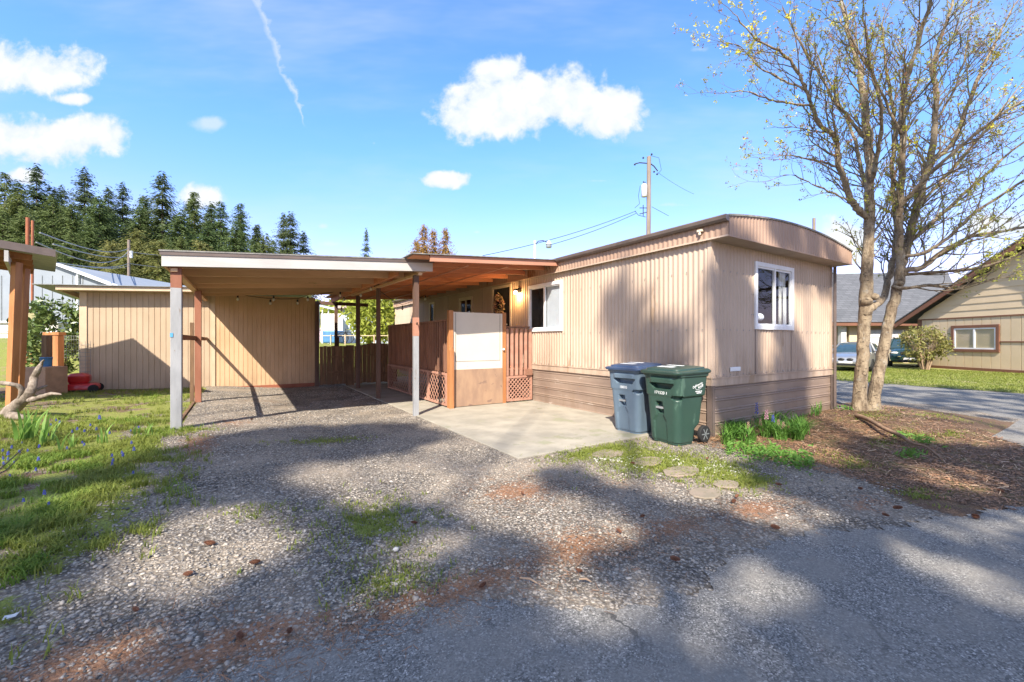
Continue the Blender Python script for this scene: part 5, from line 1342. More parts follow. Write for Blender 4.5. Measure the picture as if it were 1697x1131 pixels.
# ---------------------------------------------------------------- conifers
def conifer_mesh(name, H, R, seed, m, whorls=46, per=8, sprays=9, low=.10, size=.62, pw=.85, up=.12):
    rs = np.random.RandomState(seed); VC = []; SZ = []; V = []; F = []
    for i in range(whorls):
        f = low + (1-low)*(i+rs.uniform(-1.6,1.6))/whorls; f = min(max(f, low), .995); z = f*H
        r0 = R*(1-f)**pw*min(1, (f-low)/.12+.45)
        for k in range(per):
            a = rs.uniform(0, 2*np.pi); L = r0*rs.choice([rs.uniform(.35,.75), rs.uniform(.75,1.2)])+.25; z = f*H + rs.uniform(-.5,.5)
            n = max(2, int(sprays*L/R)+2); dz0 = rs.uniform(.05,.3) if f < .75 else rs.uniform(.2,.6)
            for j in range(n):
                t = (j+rs.uniform(.3,1))/n
                rr = L*t; zz = z + dz0*rr*.6 - .33*rr*t + rs.uniform(-.3,.3) + up*L*max(0, t-.75)*2
                s = size*(1.05-.5*t)*(.55+.45*(1-f))*rs.uniform(.7,1.3)
                c = np.array([rr*np.cos(a), rr*np.sin(a), zz])
                d = np.array([np.cos(a), np.sin(a), -.25-.5*t*rs.rand()]); d /= np.linalg.norm(d)
                sd_ = np.array([-np.sin(a), np.cos(a), 0])
                for q in (-1, 1):
                    e = d*.75+sd_*q*.75+np.array([0,0,-.25-.3*rs.rand()]); w_ = np.array([0,0,.30])+d*.28*rs.uniform(-1,1)
                    V += [c, c+e*s*.5+w_*s*.5, c+e*s*1.15, c+e*s*.5-w_*s*.6]
                V += [c-d*s*.3, c+sd_*s*.33+d*s*.2, c+d*s*1.0, c-sd_*s*.33+d*s*.2]
    V = np.array(V); F = np.arange(len(V)).reshape(-1, 4)
    return V, F
def conifer(label, cat, m, protos, loc, H, sc, rot, group, tree_name='fir_tree'):
    pass
PROTO = {}
def conifer_proto(key, H, R, seed, m, **kw):
    V, F = conifer_mesh(key, H, R, seed, m, **kw)
    PROTO[key] = (V, F, H, R, m)
def plant_conifer(key, loc, H, rot, label, cat='fir tree', group=None, name='fir_tree', wide=1.0):
    V, F, H0, R0, m = PROTO[key][:5]
    th = thing(name, label, cat, loc, rot, group); k = H/H0; th.scale = (k*wide, k*wide, k)
    if len(PROTO[key]) == 5:
        cr = npmesh('crown', V, F, m, th, world=False)
        mb = MB(); mb.tube([(0,0,-1),(0,0,H0*.5),(0,0,H0*.97)], [H0*.013, H0*.008, .02], 8); tr = build('trunk', mb, 'conifer_bark', th, world=False)
        PROTO[key] = PROTO[key] + (cr, tr)
    else:
        for s_ in PROTO[key][5:]:
            c = s_.copy(); COL.objects.link(c); c.parent = th
    return th
conifer_proto('a', 30, 7.5, 1, 'needle_blue', whorls=66, per=10, size=.66, pw=.70, sprays=18)
conifer_proto('b', 30, 8.5, 2, 'needle_dark', whorls=58, per=11, pw=.70, size=.66, sprays=19)
conifer_proto('c', 24, 8.0, 3, 'needle_dark', whorls=50, per=12, pw=.62, low=.04, size=.72, sprays=18)
conifer_proto('d', 18, 6.5, 4, 'needle_olive', whorls=40, per=13, pw=.5, low=.03, size=.62, sprays=15)
conifer_proto('g', 22, 7.0, 5, 'needle_gold', whorls=60, per=13, pw=.62, low=.05, size=.58, sprays=14)
FW = 'fir trees in the wood on the left'
ftops = [(8,286,80,'b'),(61,273,86,'a'),(86,309,88,'b'),(102,309,95,'a'),(140,279,80,'a'),(203,304,86,'a'),(269,286,78,'a'),(322,318,82,'b'),(351,336,88,'a'),(366,334,84,'b'),(398,337,80,'b'),(426,372,84,'b'),(470,354,82,'a'),(482,352,80,'a'),(503,384,84,'a'),
 (30,318,70,'c'),(88,328,66,'c'),(118,340,64,'c'),(165,330,70,'c'),(40,350,60,'c'),(150,365,58,'c'),(-20,320,70,'b'),(232,350,76,'c'),(300,352,72,'c'),(345,372,70,'c'),(390,375,70,'c'),(440,390,74,'c'),
 (185,400,52,'d'),(228,382,60,'d'),(262,398,54,'d'),(300,395,58,'c'),(330,400,60,'d'),(205,425,50,'d'),(120,385,55,'c'),(60,385,55,'c'),(420,400,66,'c'),(5,350,60,'c'),(180,310,95,'a'),(240,325,92,'b'),(30,300,92,'a'),(-50,300,80,'a'),(-90,280,84,'b'),(-60,350,60,'c')]
ftops += [(k_*27-60, 345+int(18*math.sin(k_*2.1))+max(0, k_-14)*8, 96+3*(k_%3), 'b') for k_ in range(20)]
desc = {'a': 'blue-green fir with open pointed top', 'b': 'dark green fir with broad drooping boughs', 'c': 'bushy green conifer low in the wood', 'd': 'yellow-green bushy conifer at the foot of the wood'}
for i, (a, b, Z, k) in enumerate(ftops):
    x, y = PX(a, Z); base = 1.2; H = ZY(b, Z)-base
    plant_conifer(k, (x, y, base), H, rnd.uniform(0, 6), desc[k]+' left of the utility poles', group=FW+' ('+desc[k]+')', wide=rnd.uniform(1.0,1.25) if k in 'ab' else 1.2)
x, y = PX(607, 90); plant_conifer('a', (x, y, 0), ZY(379,90), 1.0, 'lone slim dark fir rising behind the carport roof', wide=.55)
for i, (a, b, Z, l) in enumerate([(703,374,60,'leftmost and tallest of the golden conifers over the awning roof'),(718,381,60,'middle one of the golden conifers over the awning roof'),(738,379,61,'rightmost of the golden conifers over the awning roof, with a thin tip')]):
    x, y = PX(a, Z); plant_conifer('g', (x, y, 0), ZY(b, Z), i*2.0, l, 'conifer', 'golden conifers over the awning', 'golden_conifer', wide=.80)
x, y = PX(690, 62); plant_conifer('g', (x, y, 0), ZY(398, 62), 4.0, 'short golden conifer at the left edge of the golden group', 'conifer', 'golden conifers over the awning', 'golden_conifer', wide=1.0)
x, y = PX(1382, 55); plant_conifer('a', (x, y, 0), ZY(448, 55), 1.0, 'fir seen in the gap between mobile home and forked tree')
for (a, b, Z) in [(1700,470,70),(1620,455,75)]:
    pass
# ---------------------------------------------------------------- leafy trees and bushes
def leafy(name, label, cat, base, h, r, m, n, seed, trunk_r=.12, size=.12, zc_=None, flat=.0, stems=1, crown_h=None):
    rs = np.random.RandomState(seed); th = thing(name, label, cat, base)
    crown_h = crown_h or h*.55; cz = h-crown_h/2
    cl = rs.normal(size=(int(n/26)+3, 3)); cl /= np.linalg.norm(cl, axis=1)[:,None]
    cl *= rs.uniform(.45, 1.0, (len(cl),1))**.6; cl = cl*np.array([r, r, crown_h/2])+np.array([0,0,cz])
    P = cl[rs.randint(0, len(cl), n)] + rs.normal(size=(n,3))*r*.13
    V, F = quads(P, size*rs.uniform(.6,1.3,n), rs, .6, flat=flat)
    npmesh('crown', V, F, m, th, world=False)
    mb = MB()
    for s_ in range(stems):
        a = rs.uniform(0,6.28); o_ = (0 if stems == 1 else .12*r)
        mb.tube([(o_*math.cos(a),o_*math.sin(a),-.1),(o_*math.cos(a)*1.5,o_*math.sin(a)*1.5,h*.3),(r*.35*math.cos(a)*(stems>1),r*.35*math.sin(a)*(stems>1),h*.6)], [trunk_r, trunk_r*.8, trunk_r*.4], 7)
    for k in range(10 if stems == 1 else 4):
        q = cl[rs.randint(0, len(cl))]; mb.tube([(0,0,h*.3),(q[0]*.5,q[1]*.5,(h*.3+q[2])/2),tuple(q)], [trunk_r*.5,trunk_r*.3,trunk_r*.1], 5)
    build('trunk', mb, 'bark', th, world=False); return th
leafy('leafy_tree', 'round bright yellow-green tree behind the arched board gate', 'tree', PX(628,21.5)+(1.2,), 3.1, 1.5, 'leaf_bright', 5200, 1, .12, .14, crown_h=2.9)
leafy('shrub', 'pale green shrub above the roof of the grey-blue house', 'shrub', PX(585,38)+(1.2,), 4.4, 2.2, 'leaf_bright', 1800, 8, .1, .3, crown_h=3)
leafy('shrub', 'yellow-green shrub behind the pale awning left of the grey-blue house', 'shrub', PX(540,42)+(1.2,), 4.0, 1.8, 'leaf_bright', 1200, 9, .1, .3, crown_h=2.6)
leafy('rhododendron', 'glossy leaved rhododendron at the left end of the shed', 'shrub', PX(98,12.6)+(.25,), 2.5, .78, 'leaf_rhodo', 2600, 2, .03, .09, stems=3, crown_h=2.1)
leafy('bush', 'tall twiggy bush against the khaki house wall', 'bush', PX(1533,21.6)+(.05,), 2.15, .95, 'leaf_bush', 2200, 3, .02, .09, stems=5, crown_h=1.7)
mb = MB(); rs = np.random.RandomState(5)
bx_, by_ = PX(1533,21.6)
for k in range(70):
    a = rs.uniform(0,6.28); L = rs.uniform(.5,.95); mb.tube([(bx_+.15*math.cos(a), by_+.15*math.sin(a), .05),(bx_+.5*L*math.cos(a), by_+.5*L*math.sin(a), 1.0),(bx_+L*.95*math.cos(a), by_+L*.95*math.sin(a), 1.95*rs.uniform(.6,1))], [.018,.012,.006], 4)
build('stems', mb, 'stick', bpy.data.objects['bush'])
# ---------------------------------------------------------------- the forked bare tree
ZT = 8.5
mt = thing('bare_tree', 'tall forked budding tree with peeling lichen bark beside the mobile home', 'tree', PX(1433,8.5)+(.1,))
rt = random.Random(12)
def T(px, py, dz=0.0): Z = ZT+dz; return Vector(C3(Xh(px, Z), Z, ZY(py, Z)))
def catmull(P, R, k=5):
    out = []; rr = []
    for i in range(len(P)-1):
        p0, p1, p2, p3 = P[max(i-1,0)], P[i], P[i+1], P[min(i+2,len(P)-1)]
        for j in range(k):
            t = j/k; q = .5*((2*p1)+(p2-p0)*t+(2*p0-5*p1+4*p2-p3)*t*t+(3*p1-p0-3*p2+p3)*t**3); out.append(q); rr.append(R[i]*(1-t)+R[i+1]*t)
    out.append(P[-1]); rr.append(R[-1]); return out, rr
limbs = [
 ([T(1426,695),T(1425,660),T(1429,600),T(1432,540),T(1435,490),T(1437,440,.05),T(1441,371,.1),T(1441,300,.1),T(1442,262,.1),T(1434,190,.2),T(1424,115,.3),T(1405,50,.4),T(1392,-20,.5)],[.22,.155,.138,.135,.145,.128,.118,.10,.10,.085,.065,.045,.03]),
 ([T(1444,700),T(1449,655),T(1460,600),T(1472,540),T(1484,490),T(1491,455),T(1490,420),T(1489,408,0),T(1492,334,-.1),T(1495,230,-.2),T(1497,167,-.2),T(1507,120,-.3),T(1521,74,-.3),T(1543,0,-.4),T(1550,-60,-.4)],[.21,.138,.125,.115,.11,.11,.092,.085,.075,.065,.06,.05,.04,.03,.02]),
 ([T(1490,450,0),T(1500,420,.1),T(1508,390,.2),T(1521,334,.3),T(1540,267,.3),T(1549,204,.4),T(1553,156,.4),T(1546,111,.5),T(1560,60,.5),T(1577,10,.5),T(1590,-40,.5)],[.11,.10,.095,.085,.078,.066,.058,.05,.04,.03,.02]),
 ([T(1536,280,.3),T(1556,258,.5),T(1580,235,.6),T(1603,178,.8),T(1629,111,.9),T(1655,60,1.0),T(1680,10,1.1)],[.06,.058,.053,.046,.036,.028,.018]),
 ([T(1436,360,.1),T(1420,345,0),T(1409,328,-.1),T(1400,300,-.15),T(1391,275,-.2),T(1388,240,-.2),T(1378,222,-.25),T(1358,208,-.3),T(1345,175,-.4),T(1336,149,-.5),T(1321,119,-.5),T(1298,89,-.6),T(1255,66,-.7),T(1215,22,-.8)],[.085,.08,.075,.068,.062,.056,.052,.048,.042,.038,.034,.028,.020,.01]),
 ([T(1432,525,0),T(1446,510,-.1),T(1466,492,.3),T(1470,470,.4),T(1478,440,.5),T(1486,400,.6),T(1484,340,.7),T(1478,290,.8),T(1482,200,1.0),T(1470,120,1.2),T(1462,40,1.3)],[.09,.085,.08,.075,.075,.07,.06,.055,.045,.03,.018]),
 ([T(1489,462,0),T(1505,448,-.1),T(1525,445,-.2),T(1548,428,-.3),T(1575,410,-.4),T(1610,392,-.5),T(1660,384,-.6),T(1720,372,-.7)],[.075,.07,.06,.055,.045,.035,.028,.018]),
 ([T(1480,475,0),T(1500,478,-.2),T(1540,473,-.4),T(1580,478,-.5),T(1615,470,-.6),T(1640,465,-.7)],[.05,.04,.035,.026,.018,.008]),
 ([T(1493,425,0),T(1530,420,-.2),T(1570,395,-.4),T(1620,350,-.6),T(1697,300,-.9),T(1750,270,-1.0)],[.05,.045,.04,.032,.024,.015]),
 ([T(1500,408,.1),T(1550,365,.4),T(1610,310,.7),T(1697,235,1.0),T(1760,190,1.1)],[.055,.048,.04,.03,.015]),
 ([T(1492,345,-.1),T(1530,300,-.5),T(1590,245,-.9),T(1660,190,-1.3),T(1740,140,-1.6)],[.05,.042,.035,.026,.014]),
 ([T(1515,350,.2),T(1570,290,.7),T(1630,220,1.2),T(1700,130,1.6)],[.045,.038,.03,.016]),
 ([T(1500,455,0),T(1570,450,-.8),T(1640,440,-1.4),T(1740,400,-2.0)],[.045,.035,.026,.014]),
 ([T(1440,330,.1),T(1425,270,.6),T(1410,210,1.1),T(1380,150,1.6),T(1350,80,2.0)],[.055,.045,.036,.026,.014]),
 ([T(1441,310,.1),T(1455,250,-.4),T(1460,180,-.8),T(1440,100,-1.2),T(1430,20,-1.5)],[.055,.045,.036,.026,.014]),
 ([T(1434,230,.2),T(1400,190,.2),T(1360,130,.1),T(1320,60,0),T(1290,0,0)],[.045,.036,.028,.02,.01]),
 ([T(1391,278,-.2),T(1360,268,-.3),T(1330,262,-.5),T(1300,258,-.6),T(1272,262,-.7)],[.03,.024,.018,.012,.006]),
 ([T(1412,335,-.1),T(1375,318,-.3),T(1345,305,-.4),T(1310,290,-.5),T(1275,300,-.6)],[.03,.022,.016,.012,.006]),
 ([T(1345,175,-.4),T(1310,172,-.6),T(1275,165,-.7),T(1235,152,-.9),T(1195,155,-1.0)],[.03,.022,.018,.012,.006]),
 ([T(1336,149,-.5),T(1300,135,-.4),T(1260,112,-.4),T(1230,80,-.4),T(1195,70,-.4)],[.03,.022,.018,.012,.006]),
 ([T(1495,230,-.2),T(1460,150,-.4),T(1430,95,-.5),T(1390,30,-.5)],[.035,.028,.02,.01]),
 ([T(1549,204,.4),T(1580,150,.5),T(1600,90,.7),T(1610,10,.9)],[.035,.028,.02,.01]),
]
TB = []   # thick-wood tubes, thin-wood tubes, bud positions
thick = MB(); thin = MB(); buds = []
def grow(p, d, L, r, lev):
    n = 5 if lev < 3 else 3; pts = [p]; q = p.copy(); dd = d.copy()
    for i in range(n):
        dd = (dd + Vector((rt.uniform(-.22,.22), rt.uniform(-.22,.22), rt.uniform(-.10,.24)))).normalized(); q = q + dd*(L/n); pts.append(q.copy())
    (thin).tube(pts, [r*(1-.75*i/n) for i in range(n+1)], 4 if lev < 3 else 3, cap=False)
    if lev >= 3 or L < .25:
        buds.append((pts[-1], dd)); 
        if rt.random() < .7: buds.append((pts[-2], dd))
        return
    k = max(2, int(L/(.13 if lev == 2 else .20)))
    for j in range(k):
        f = (j+.6+rt.uniform(-.3,.3))/k*.82+.18; i = min(int(f*n), n-1); b = pts[i].lerp(pts[i+1], f*n-i) if f*n-i <= 1 else pts[-1]
        ax = (pts[i+1]-pts[i]).normalized(); sd_ = ax.orthogonal().normalized(); sd_.rotate(Matrix.Rotation(rt.uniform(0,6.28), 3, ax))
        nd = (ax*rt.uniform(.7,1.0)+sd_*rt.uniform(.5,.8)+Vector((0,0,.18))).normalized()
        grow(b, nd, L*rt.uniform(.34,.52), r*.55, lev+1)
    buds.append((pts[-1], dd))
for P, R in limbs:
    R = [r_*.78 for r_ in R]
    pts, rr = catmull(P, R, 5)
    j_ = []
    for i, q in enumerate(pts):
        a_ = .018 if rr[i] < .09 else .008
        j_.append(q + Vector((rt.uniform(-a_,a_), rt.uniform(-a_,a_), 0)))
    thick.tube(j_, rr, 12, cap=True)
    tot = sum((pts[i+1]-pts[i]).length for i in range(len(pts)-1)); acc = 0; nxt = .35
    for i in range(len(pts)-1):
        seg = (pts[i+1]-pts[i]); acc += seg.length
        if pts[i].z < 2.55 and rr[i] > .045: nxt = acc+.15; continue
        if acc > nxt:
            nxt = acc + rt.uniform(.07, .17)
            ax = seg.normalized(); sd_ = ax.orthogonal().normalized(); sd_.rotate(Matrix.Rotation(rt.uniform(0,6.28), 3, ax))
            out_ = Vector((pts[i].x-mt.location.x, pts[i].y-mt.location.y, 0)); out_ = out_.normalized() if out_.length > .05 else Vector((0,0,0))
            nd = (ax*rt.uniform(.6,1.0)+sd_*rt.uniform(.5,.85)+out_*.25+Vector((0,0,.18))).normalized()
            grow(pts[i], nd, rt.uniform(.55,1.2)*(1.0 if rr[i] > .02 else .6), min(.020, rr[i]*.45), 1)
    grow(pts[-1], (pts[-1]-pts[-2]).normalized(), .7, rr[-1], 1)
# burr knots and scars
for (px, py, r) in ((1436,500,.10),(1448,492,.09),(1432,620,.05),(1490,470,.07)): thick.ball(tuple(T(px,py,-.08)), r, 10, 8, (1,1,.8))
o = build('trunk', thick, 'bark', mt, smooth=True)
tx2 = bpy.data.textures.new('knots', 'CLOUDS'); tx2.noise_scale = .12
dm = o.modifiers.new('knots', 'DISPLACE'); dm.texture = tx2; dm.strength = .03; dm.mid_level = .5
build('twigs', thin, 'twig', mt, recalc=False)
rs = np.random.RandomState(9)
B = np.array([tuple(b[0]) for b in buds]); 
print('buds', len(B), 'twig faces', len(thin.f))
col = rs.rand(len(B)); px_, py_ = [], []
red = (col < .40*(B[:,2] > 4.6)) ; yel = (~red) & (vnoise(B[:,0], B[:,2], 1.6, 4) > .72) & (B[:,2] > 5.2); grn = ~(red | yel)
for nm, sel, m, sz, k in (('green_buds', grn, 'bud_green', .024, 5), ('red_buds', red, 'bud_red', .022, 4), ('yellow_blossom', yel, 'bud_yellow', .028, 6)):
    P = np.repeat(B[sel], k, axis=0); P = P + rs.normal(size=P.shape)*sz*.8
    V, F = quads(P, sz*rs.uniform(.6,1.4,len(P)), rs, .6); npmesh(nm, V, F, m, mt)
# surface root
mb = MB(); rp = [(1420,690,.13),(1440,697,.13),(1466,712,.12),(1490,722,.10),(1510,735,.07),(1535,742,.05),(1560,762,.02)]
pts, rr = catmull([Vector(G(a,b,z)+(z+.01,)) for a,b,z in rp], [.042,.035,.03,.026,.02,.015,.01], 4); mb.tube(pts, rr, 10)
o = build('root', mb, 'root_bark', mt, smooth=True)
# ---------------------------------------------------------------- ground cover
rs = np.random.RandomState(21)
def gmask(x, y):
    """grass weight near the garden"""
    return None
def blades(P, n, h, w, rs, lean=.5, curl=.5):
    """P base points; n blades each: bent two-segment blades -> V, F"""
    C = np.repeat(P, n, axis=0); m = len(C)
    C = C + np.c_[rs.normal(0,.018,m), rs.normal(0,.018,m), np.zeros(m)]
    a = rs.uniform(0, 2*np.pi, m); H = h*rs.uniform(.45,1.25,m); ln = lean*rs.uniform(.2,1.2,m)*H
    d = np.c_[np.cos(a), np.sin(a), np.zeros(m)]; s = np.c_[-np.sin(a), np.cos(a), np.zeros(m)]*(w*rs.uniform(.6,1.2,m))[:,None]
    up = np.array([[0,0,1.0]])
    p1 = C + d*(ln*.35)[:,None] + up*(H*.6)[:,None]; p2 = C + d*(ln)[:,None] + up*(H*(1-.25*curl))[:,None]
    V = np.stack([C-s, C+s, p1+s*.8, p1-s*.8, p2+s*.12, p2-s*.12], axis=1).reshape(-1,3)
    b = np.arange(m)[:,None]*6; F = np.concatenate([b+np.array([[0,1,2,3]]), b+np.array([[3,2,4,5]])])
    return V, F
def on_ground(x, y, dz=0): return np.c_[x, y, gz(x, y)+dz]
# clumpy grass of the left garden
n = 130000; x = rs.uniform(-5.5, 1.0, n); y = rs.uniform(2.6, 15.0, n)
e_ = -.72+.7*(fbm(x,y,.9,11)-.5)-.35*sst(4.4,3.0,y)
w_ = sst(.5,-.35,x-e_)*sst(2.9,3.6,y+.25*(x+1.5))
cl = fbm(x, y, 2.6, 33); w_ = w_*(.06+.94*sst(.42,.56,cl))
w_ = np.where(y > 8.3, w_*(.25+.4*sst(11.5,8.3,y)), w_); w_ = np.where((y > 8.4) & (x > -.85), 0, w_)
d_ = np.sqrt((x)**2+(y)**2); keep = rs.rand(n) < w_*np.clip(4.2/d_, .25, 1)
P = on_ground(x[keep], y[keep]); print('grass tufts', len(P))
tone = fbm(P[:,0], P[:,1], 1.2, 40) + .16*sst(4.0,6.0,P[:,1])
for nm, sel, m in (('grass', tone < .52, 'grass_blade'), ('dry_grass', tone >= .52, 'grass_yellow')):
    V, F = blades(P[sel], 6, .075, .0036, rs, 1.1, .9); o = npmesh(nm, V, F, m); o['kind'] = 'stuff'; o['label'] = 'loose tufts of grass in the left garden'
# low moss-like cover and weeds in gravel
spots = [(.93,3.55,.42,.55,420),(.80,2.66,.34,.22,150),(1.05,6.8,.5,.2,180),(4.1,4.22,.7,.22,900),(4.3,3.6,.65,.5,1500),(4.65,3.0,.55,.45,900),(4.5,2.5,.4,.25,350),(6.3,2.1,.3,.15,90),(6.6,2.4,.3,.2,60),(5.6,1.35,.25,.15,60),(-.6,8.0,.25,.15,120),(9.9,3.0,.6,.35,140),(8.9,2.2,.25,.2,120),(9.4,1.9,.3,.12,90),(7.9,2.3,.25,.12,70),(.15,4.1,.3,.2,60),(10.9,2.4,.5,.4,120),(-2.3,15.2,.9,.1,80)]
L = []
for (cx, cy, rx, ry, k) in spots: L.append(np.c_[cx+rs.normal(0,rx*.6,k), cy+rs.normal(0,ry*.6,k)])
L = np.concatenate(L); V, F = blades(on_ground(L[:,0], L[:,1]), 4, .035, .004, rs, 1.2, .8); o = npmesh('weeds', V, F, 'grass_yellow'); o['kind'] = 'stuff'; o['label'] = 'sparse low weeds growing through the gravel'
# lawn across the side road
n = 26000; t_ = rs.rand(n); x = rs.uniform(18.6, 30, n); y = rs.uniform(1, 16, n)
V, F = blades(np.c_[x, y, np.full(n,.03)], 3, .05, .007, rs, .8, .6); o = npmesh('lawn_grass', V, F, 'grass_yellow'); o['kind'] = 'stuff'; o['label'] = 'sunny lawn grass across the side road'
# strap-leaved plants
def straps(name, label, cat, pts, n, h, w, m, seed, group=None, lean=.5):
    r2 = np.random.RandomState(seed); P = np.array(pts); th = thing(name, label, cat, tuple(P[0][:3]), 0, group)
    k = len(P); C = np.repeat(P, n, axis=0); mm = len(C); C = C + np.c_[r2.normal(0,.03,mm), r2.normal(0,.03,mm), np.zeros(mm)]
    a = r2.uniform(0,6.28,mm); H = h*r2.uniform(.5,1.15,mm); V = []; F = []
    for i in range(mm):
        d = np.array([math.cos(a[i]), math.sin(a[i]), 0]); s_ = np.array([-math.sin(a[i]), math.cos(a[i]), 0])*w*r2.uniform(.7,1.2); ln = lean*H[i]*r2.uniform(.3,1.4)
        b = len(V); K = 6
        for j in range(K+1):
            f = j/K; q = C[i]+d*ln*f*f+np.array([0,0,1])*H[i]*(f-.42*lean*f**3); ww = s_*(1-f**2.2)*(.7+.6*f if f < .5 else 1)
            V += [q-ww, q+ww]
            if j: F.append((b+2*j-2, b+2*j-1, b+2*j+1, b+2*j))
    npmesh('leaves', V, F, m, th); return th
def gp(px, py, z=.16): x, y = G(px, py, z); return (x, y, gzf(x, y))
straps('iris_clump', 'large clump of broad pale green iris leaves at the left edge', 'iris', [gp(45,735),gp(62,728),gp(32,738),gp(75,740)], 9, .50, .022, 'leaf_iris', 1, None, .35)
straps('iris_clump', 'small iris clump nearest the grey carport post', 'iris', [gp(232,722),gp(250,722)], 4, .32, .018, 'leaf_iris', 2, None, .45)
straps('iris_clump', 'short iris clump with upright leaves in the middle of the garden', 'iris', [gp(170,735),gp(122,745)], 5, .28, .018, 'leaf_iris', 3, None, .4)
straps('iris_clump', 'slender iris clump just right of the large iris clump', 'iris', [gp(98,752),gp(92,735)], 4, .36, .016, 'leaf_iris', 4, None, .5)
def bedp(px, py): x, y = G(px, py, .06); return (x, y, gzf(x, y))
straps('day_lily_clump', 'dense clump of arching green strap leaves by the skirting, left of the bed', 'day lily', [bedp(1225+rnd.uniform(-22,22), 722+rnd.uniform(-12,10)) for _ in range(26)], 16, .34, .009, 'leaf_lily', 5, None, .8)
straps('day_lily_clump', 'taller clump of arching strap leaves in the right half of the bed', 'day lily', [bedp(1295+rnd.uniform(-38,38), 712+rnd.uniform(-14,12)) for _ in range(40)], 16, .36, .009, 'leaf_lily', 6, None, .8)
straps('day_lily_clump', 'small dark strap-leaved clump near the far corner of the skirting', 'day lily', [bedp(1358+rnd.uniform(-8,8), 686+rnd.uniform(-4,4)) for _ in range(4)], 9, .30, .010, 'leaf_lily', 7, None, .6)
r2 = np.random.RandomState(8); P = []
for k in range(420):
    f = r2.rand(); px, py = (1205+f*140, 738+f*22+r2.normal(0,7)); P.append(bedp(px, py))
P = np.array(P); P[:,2] += r2.uniform(.01,.09,len(P)); V, F = quads(np.repeat(P,3,axis=0)+r2.normal(size=(len(P)*3,3))*.02, .032, r2, .6, flat=.5); o = npmesh('weed_patch', V, F, 'weed_leaf'); tag(o, 'low leafy weeds along the gravel edge in front of the day lilies', 'weeds', kind='stuff')
for (px, py, lab) in ((1495,718,'leafy green weed behind the surface root'),(1530,725,'spreading green weed right of the surface root'),(1512,745,'dark leafy weed near the end of the surface root'),(1400,680,'tiny green seedling at the foot of the forked tree'),(745-500,0,'')):
    if py == 0: continue
    x, y = G(px, py, .10); r3 = np.random.RandomState(int(px)); k = 70 if py > 700 else 30
    Pq = np.c_[x+r3.normal(0,.10,k), y+r3.normal(0,.07,k), gzf(x,y)+r3.uniform(.01,.10,k)]; V, F = quads(Pq, .045, r3, .4, flat=.3); o = npmesh('weed_plant', V, F, 'weed_leaf'); tag(o, lab, 'weed')
# flowers
leafmat('faded_pink', (.45,.28,.22), (.30,.20,.13), scale=9, transl=.1)
def spike(name, label, cat, loc, h, m, group=None, r=.012, seed=0):
    r3 = np.random.RandomState(seed); th = thing(name, label, cat, loc, 0, group)
    mb = MB(); mb.tube([(0,0,0),(.004,.002,h*.6),(0,0,h)], .0028, 4); build('stem', mb, 'flower_stem', th, world=False)
    mb = MB()
    for k in range(16):
        f = k/16; a = k*2.4; q = r*(1-.55*f); mb.ball((q*math.cos(a), q*math.sin(a), h*.58+h*.42*f), r*.55*(1-.3*f), 5, 4)
    build('flower', mb, m, th, world=False); return th
fl = spike('grape_hyacinth', 'small blue grape hyacinth in the left garden grass', 'grape hyacinth', gp(165,705), .16, 'flower_blue', 'grape hyacinths in the left garden', .016, 1)
spots = [(20,745),(12,757),(32,752),(8,770),(48,748),(65,742),(85,706),(92,698),(100,702),(128,712),(118,716),(140,715),(150,704),(158,712),(180,718),(215,712),(228,705),(231,709),(162,722),(168,724),(135,733),(138,738),(200,750),(186,756),(205,757),(188,771),(220,735),(222,748),(295,703),(290,702),(112,744),(58,780),(75,822),(38,832),(80,838),(62,765),(18,790),(3,750),(5,762),(15,763),(25,768),(222,786),(186,765),(38,735),(80,722)]
for (a, b) in spots:
    x, y, z = gp(a+rnd.uniform(-2,2), b+8); c = copy_tree(fl); c.location = (x, y, z); c.rotation_euler.z = rnd.uniform(0,6); k = rnd.uniform(.42,.68); c.scale = (k,k,k)
x, y, z = bedp(1270, 712)
spike('hyacinth', 'single pink hyacinth standing above the day lily leaves', 'hyacinth', (x,y,z), .38, 'flower_pink', None, .025, 2)
x, y, z = bedp(1254, 706); spike('hyacinth', 'tall blue flower spike left of the pink hyacinth', 'hyacinth', (x,y,z), .46, 'flower_blue', None, .022, 3)
x, y, z = bedp(1281, 712); spike('hyacinth', 'short blue hyacinth right of the pink one', 'hyacinth', (x,y,z), .30, 'flower_blue', None, .02, 4)
for k, (a, b) in enumerate(((1247,715),(1260,716),(1290,718),(1240,722),(1298,722))):
    x, y, z = bedp(a, b); spike('faded_hyacinth', 'faded pinkish hyacinth among the day lily leaves', 'hyacinth', (x,y,z), .27, 'faded_pink', 'faded hyacinths in the right bed', .02, 5+k)
# stepping stones
for (a, b, sx_, sy_, lab) in ((1006,752,.24,.17,'stepping stone nearest the patio slab corner'),(1072,765,.25,.16,'second stepping stone from the patio slab'),(1130,781,.26,.17,'third stepping stone from the patio slab'),(1168,818,.17,.13,'pale cracked stepping stone at the road end'),(1203,803,.15,.11,'darker reddish stepping stone at the road end')):
    x, y = G(a, b, .01); r3 = random.Random(a); n_ = 9
    ring = [(x+sx_*(1+r3.uniform(-.15,.15))*math.cos(2*math.pi*k/n_+.3), y+sy_*(1+r3.uniform(-.15,.15))*math.sin(2*math.pi*k/n_+.3), .0) for k in range(n_)]
    mb = MB(); mb.prism(ring, (0,0,.020)); o = build('stepping_stone', mb, 'stone_pink', bevel=.008); tag(o, lab, 'stepping stone', 'stepping stones in the moss')
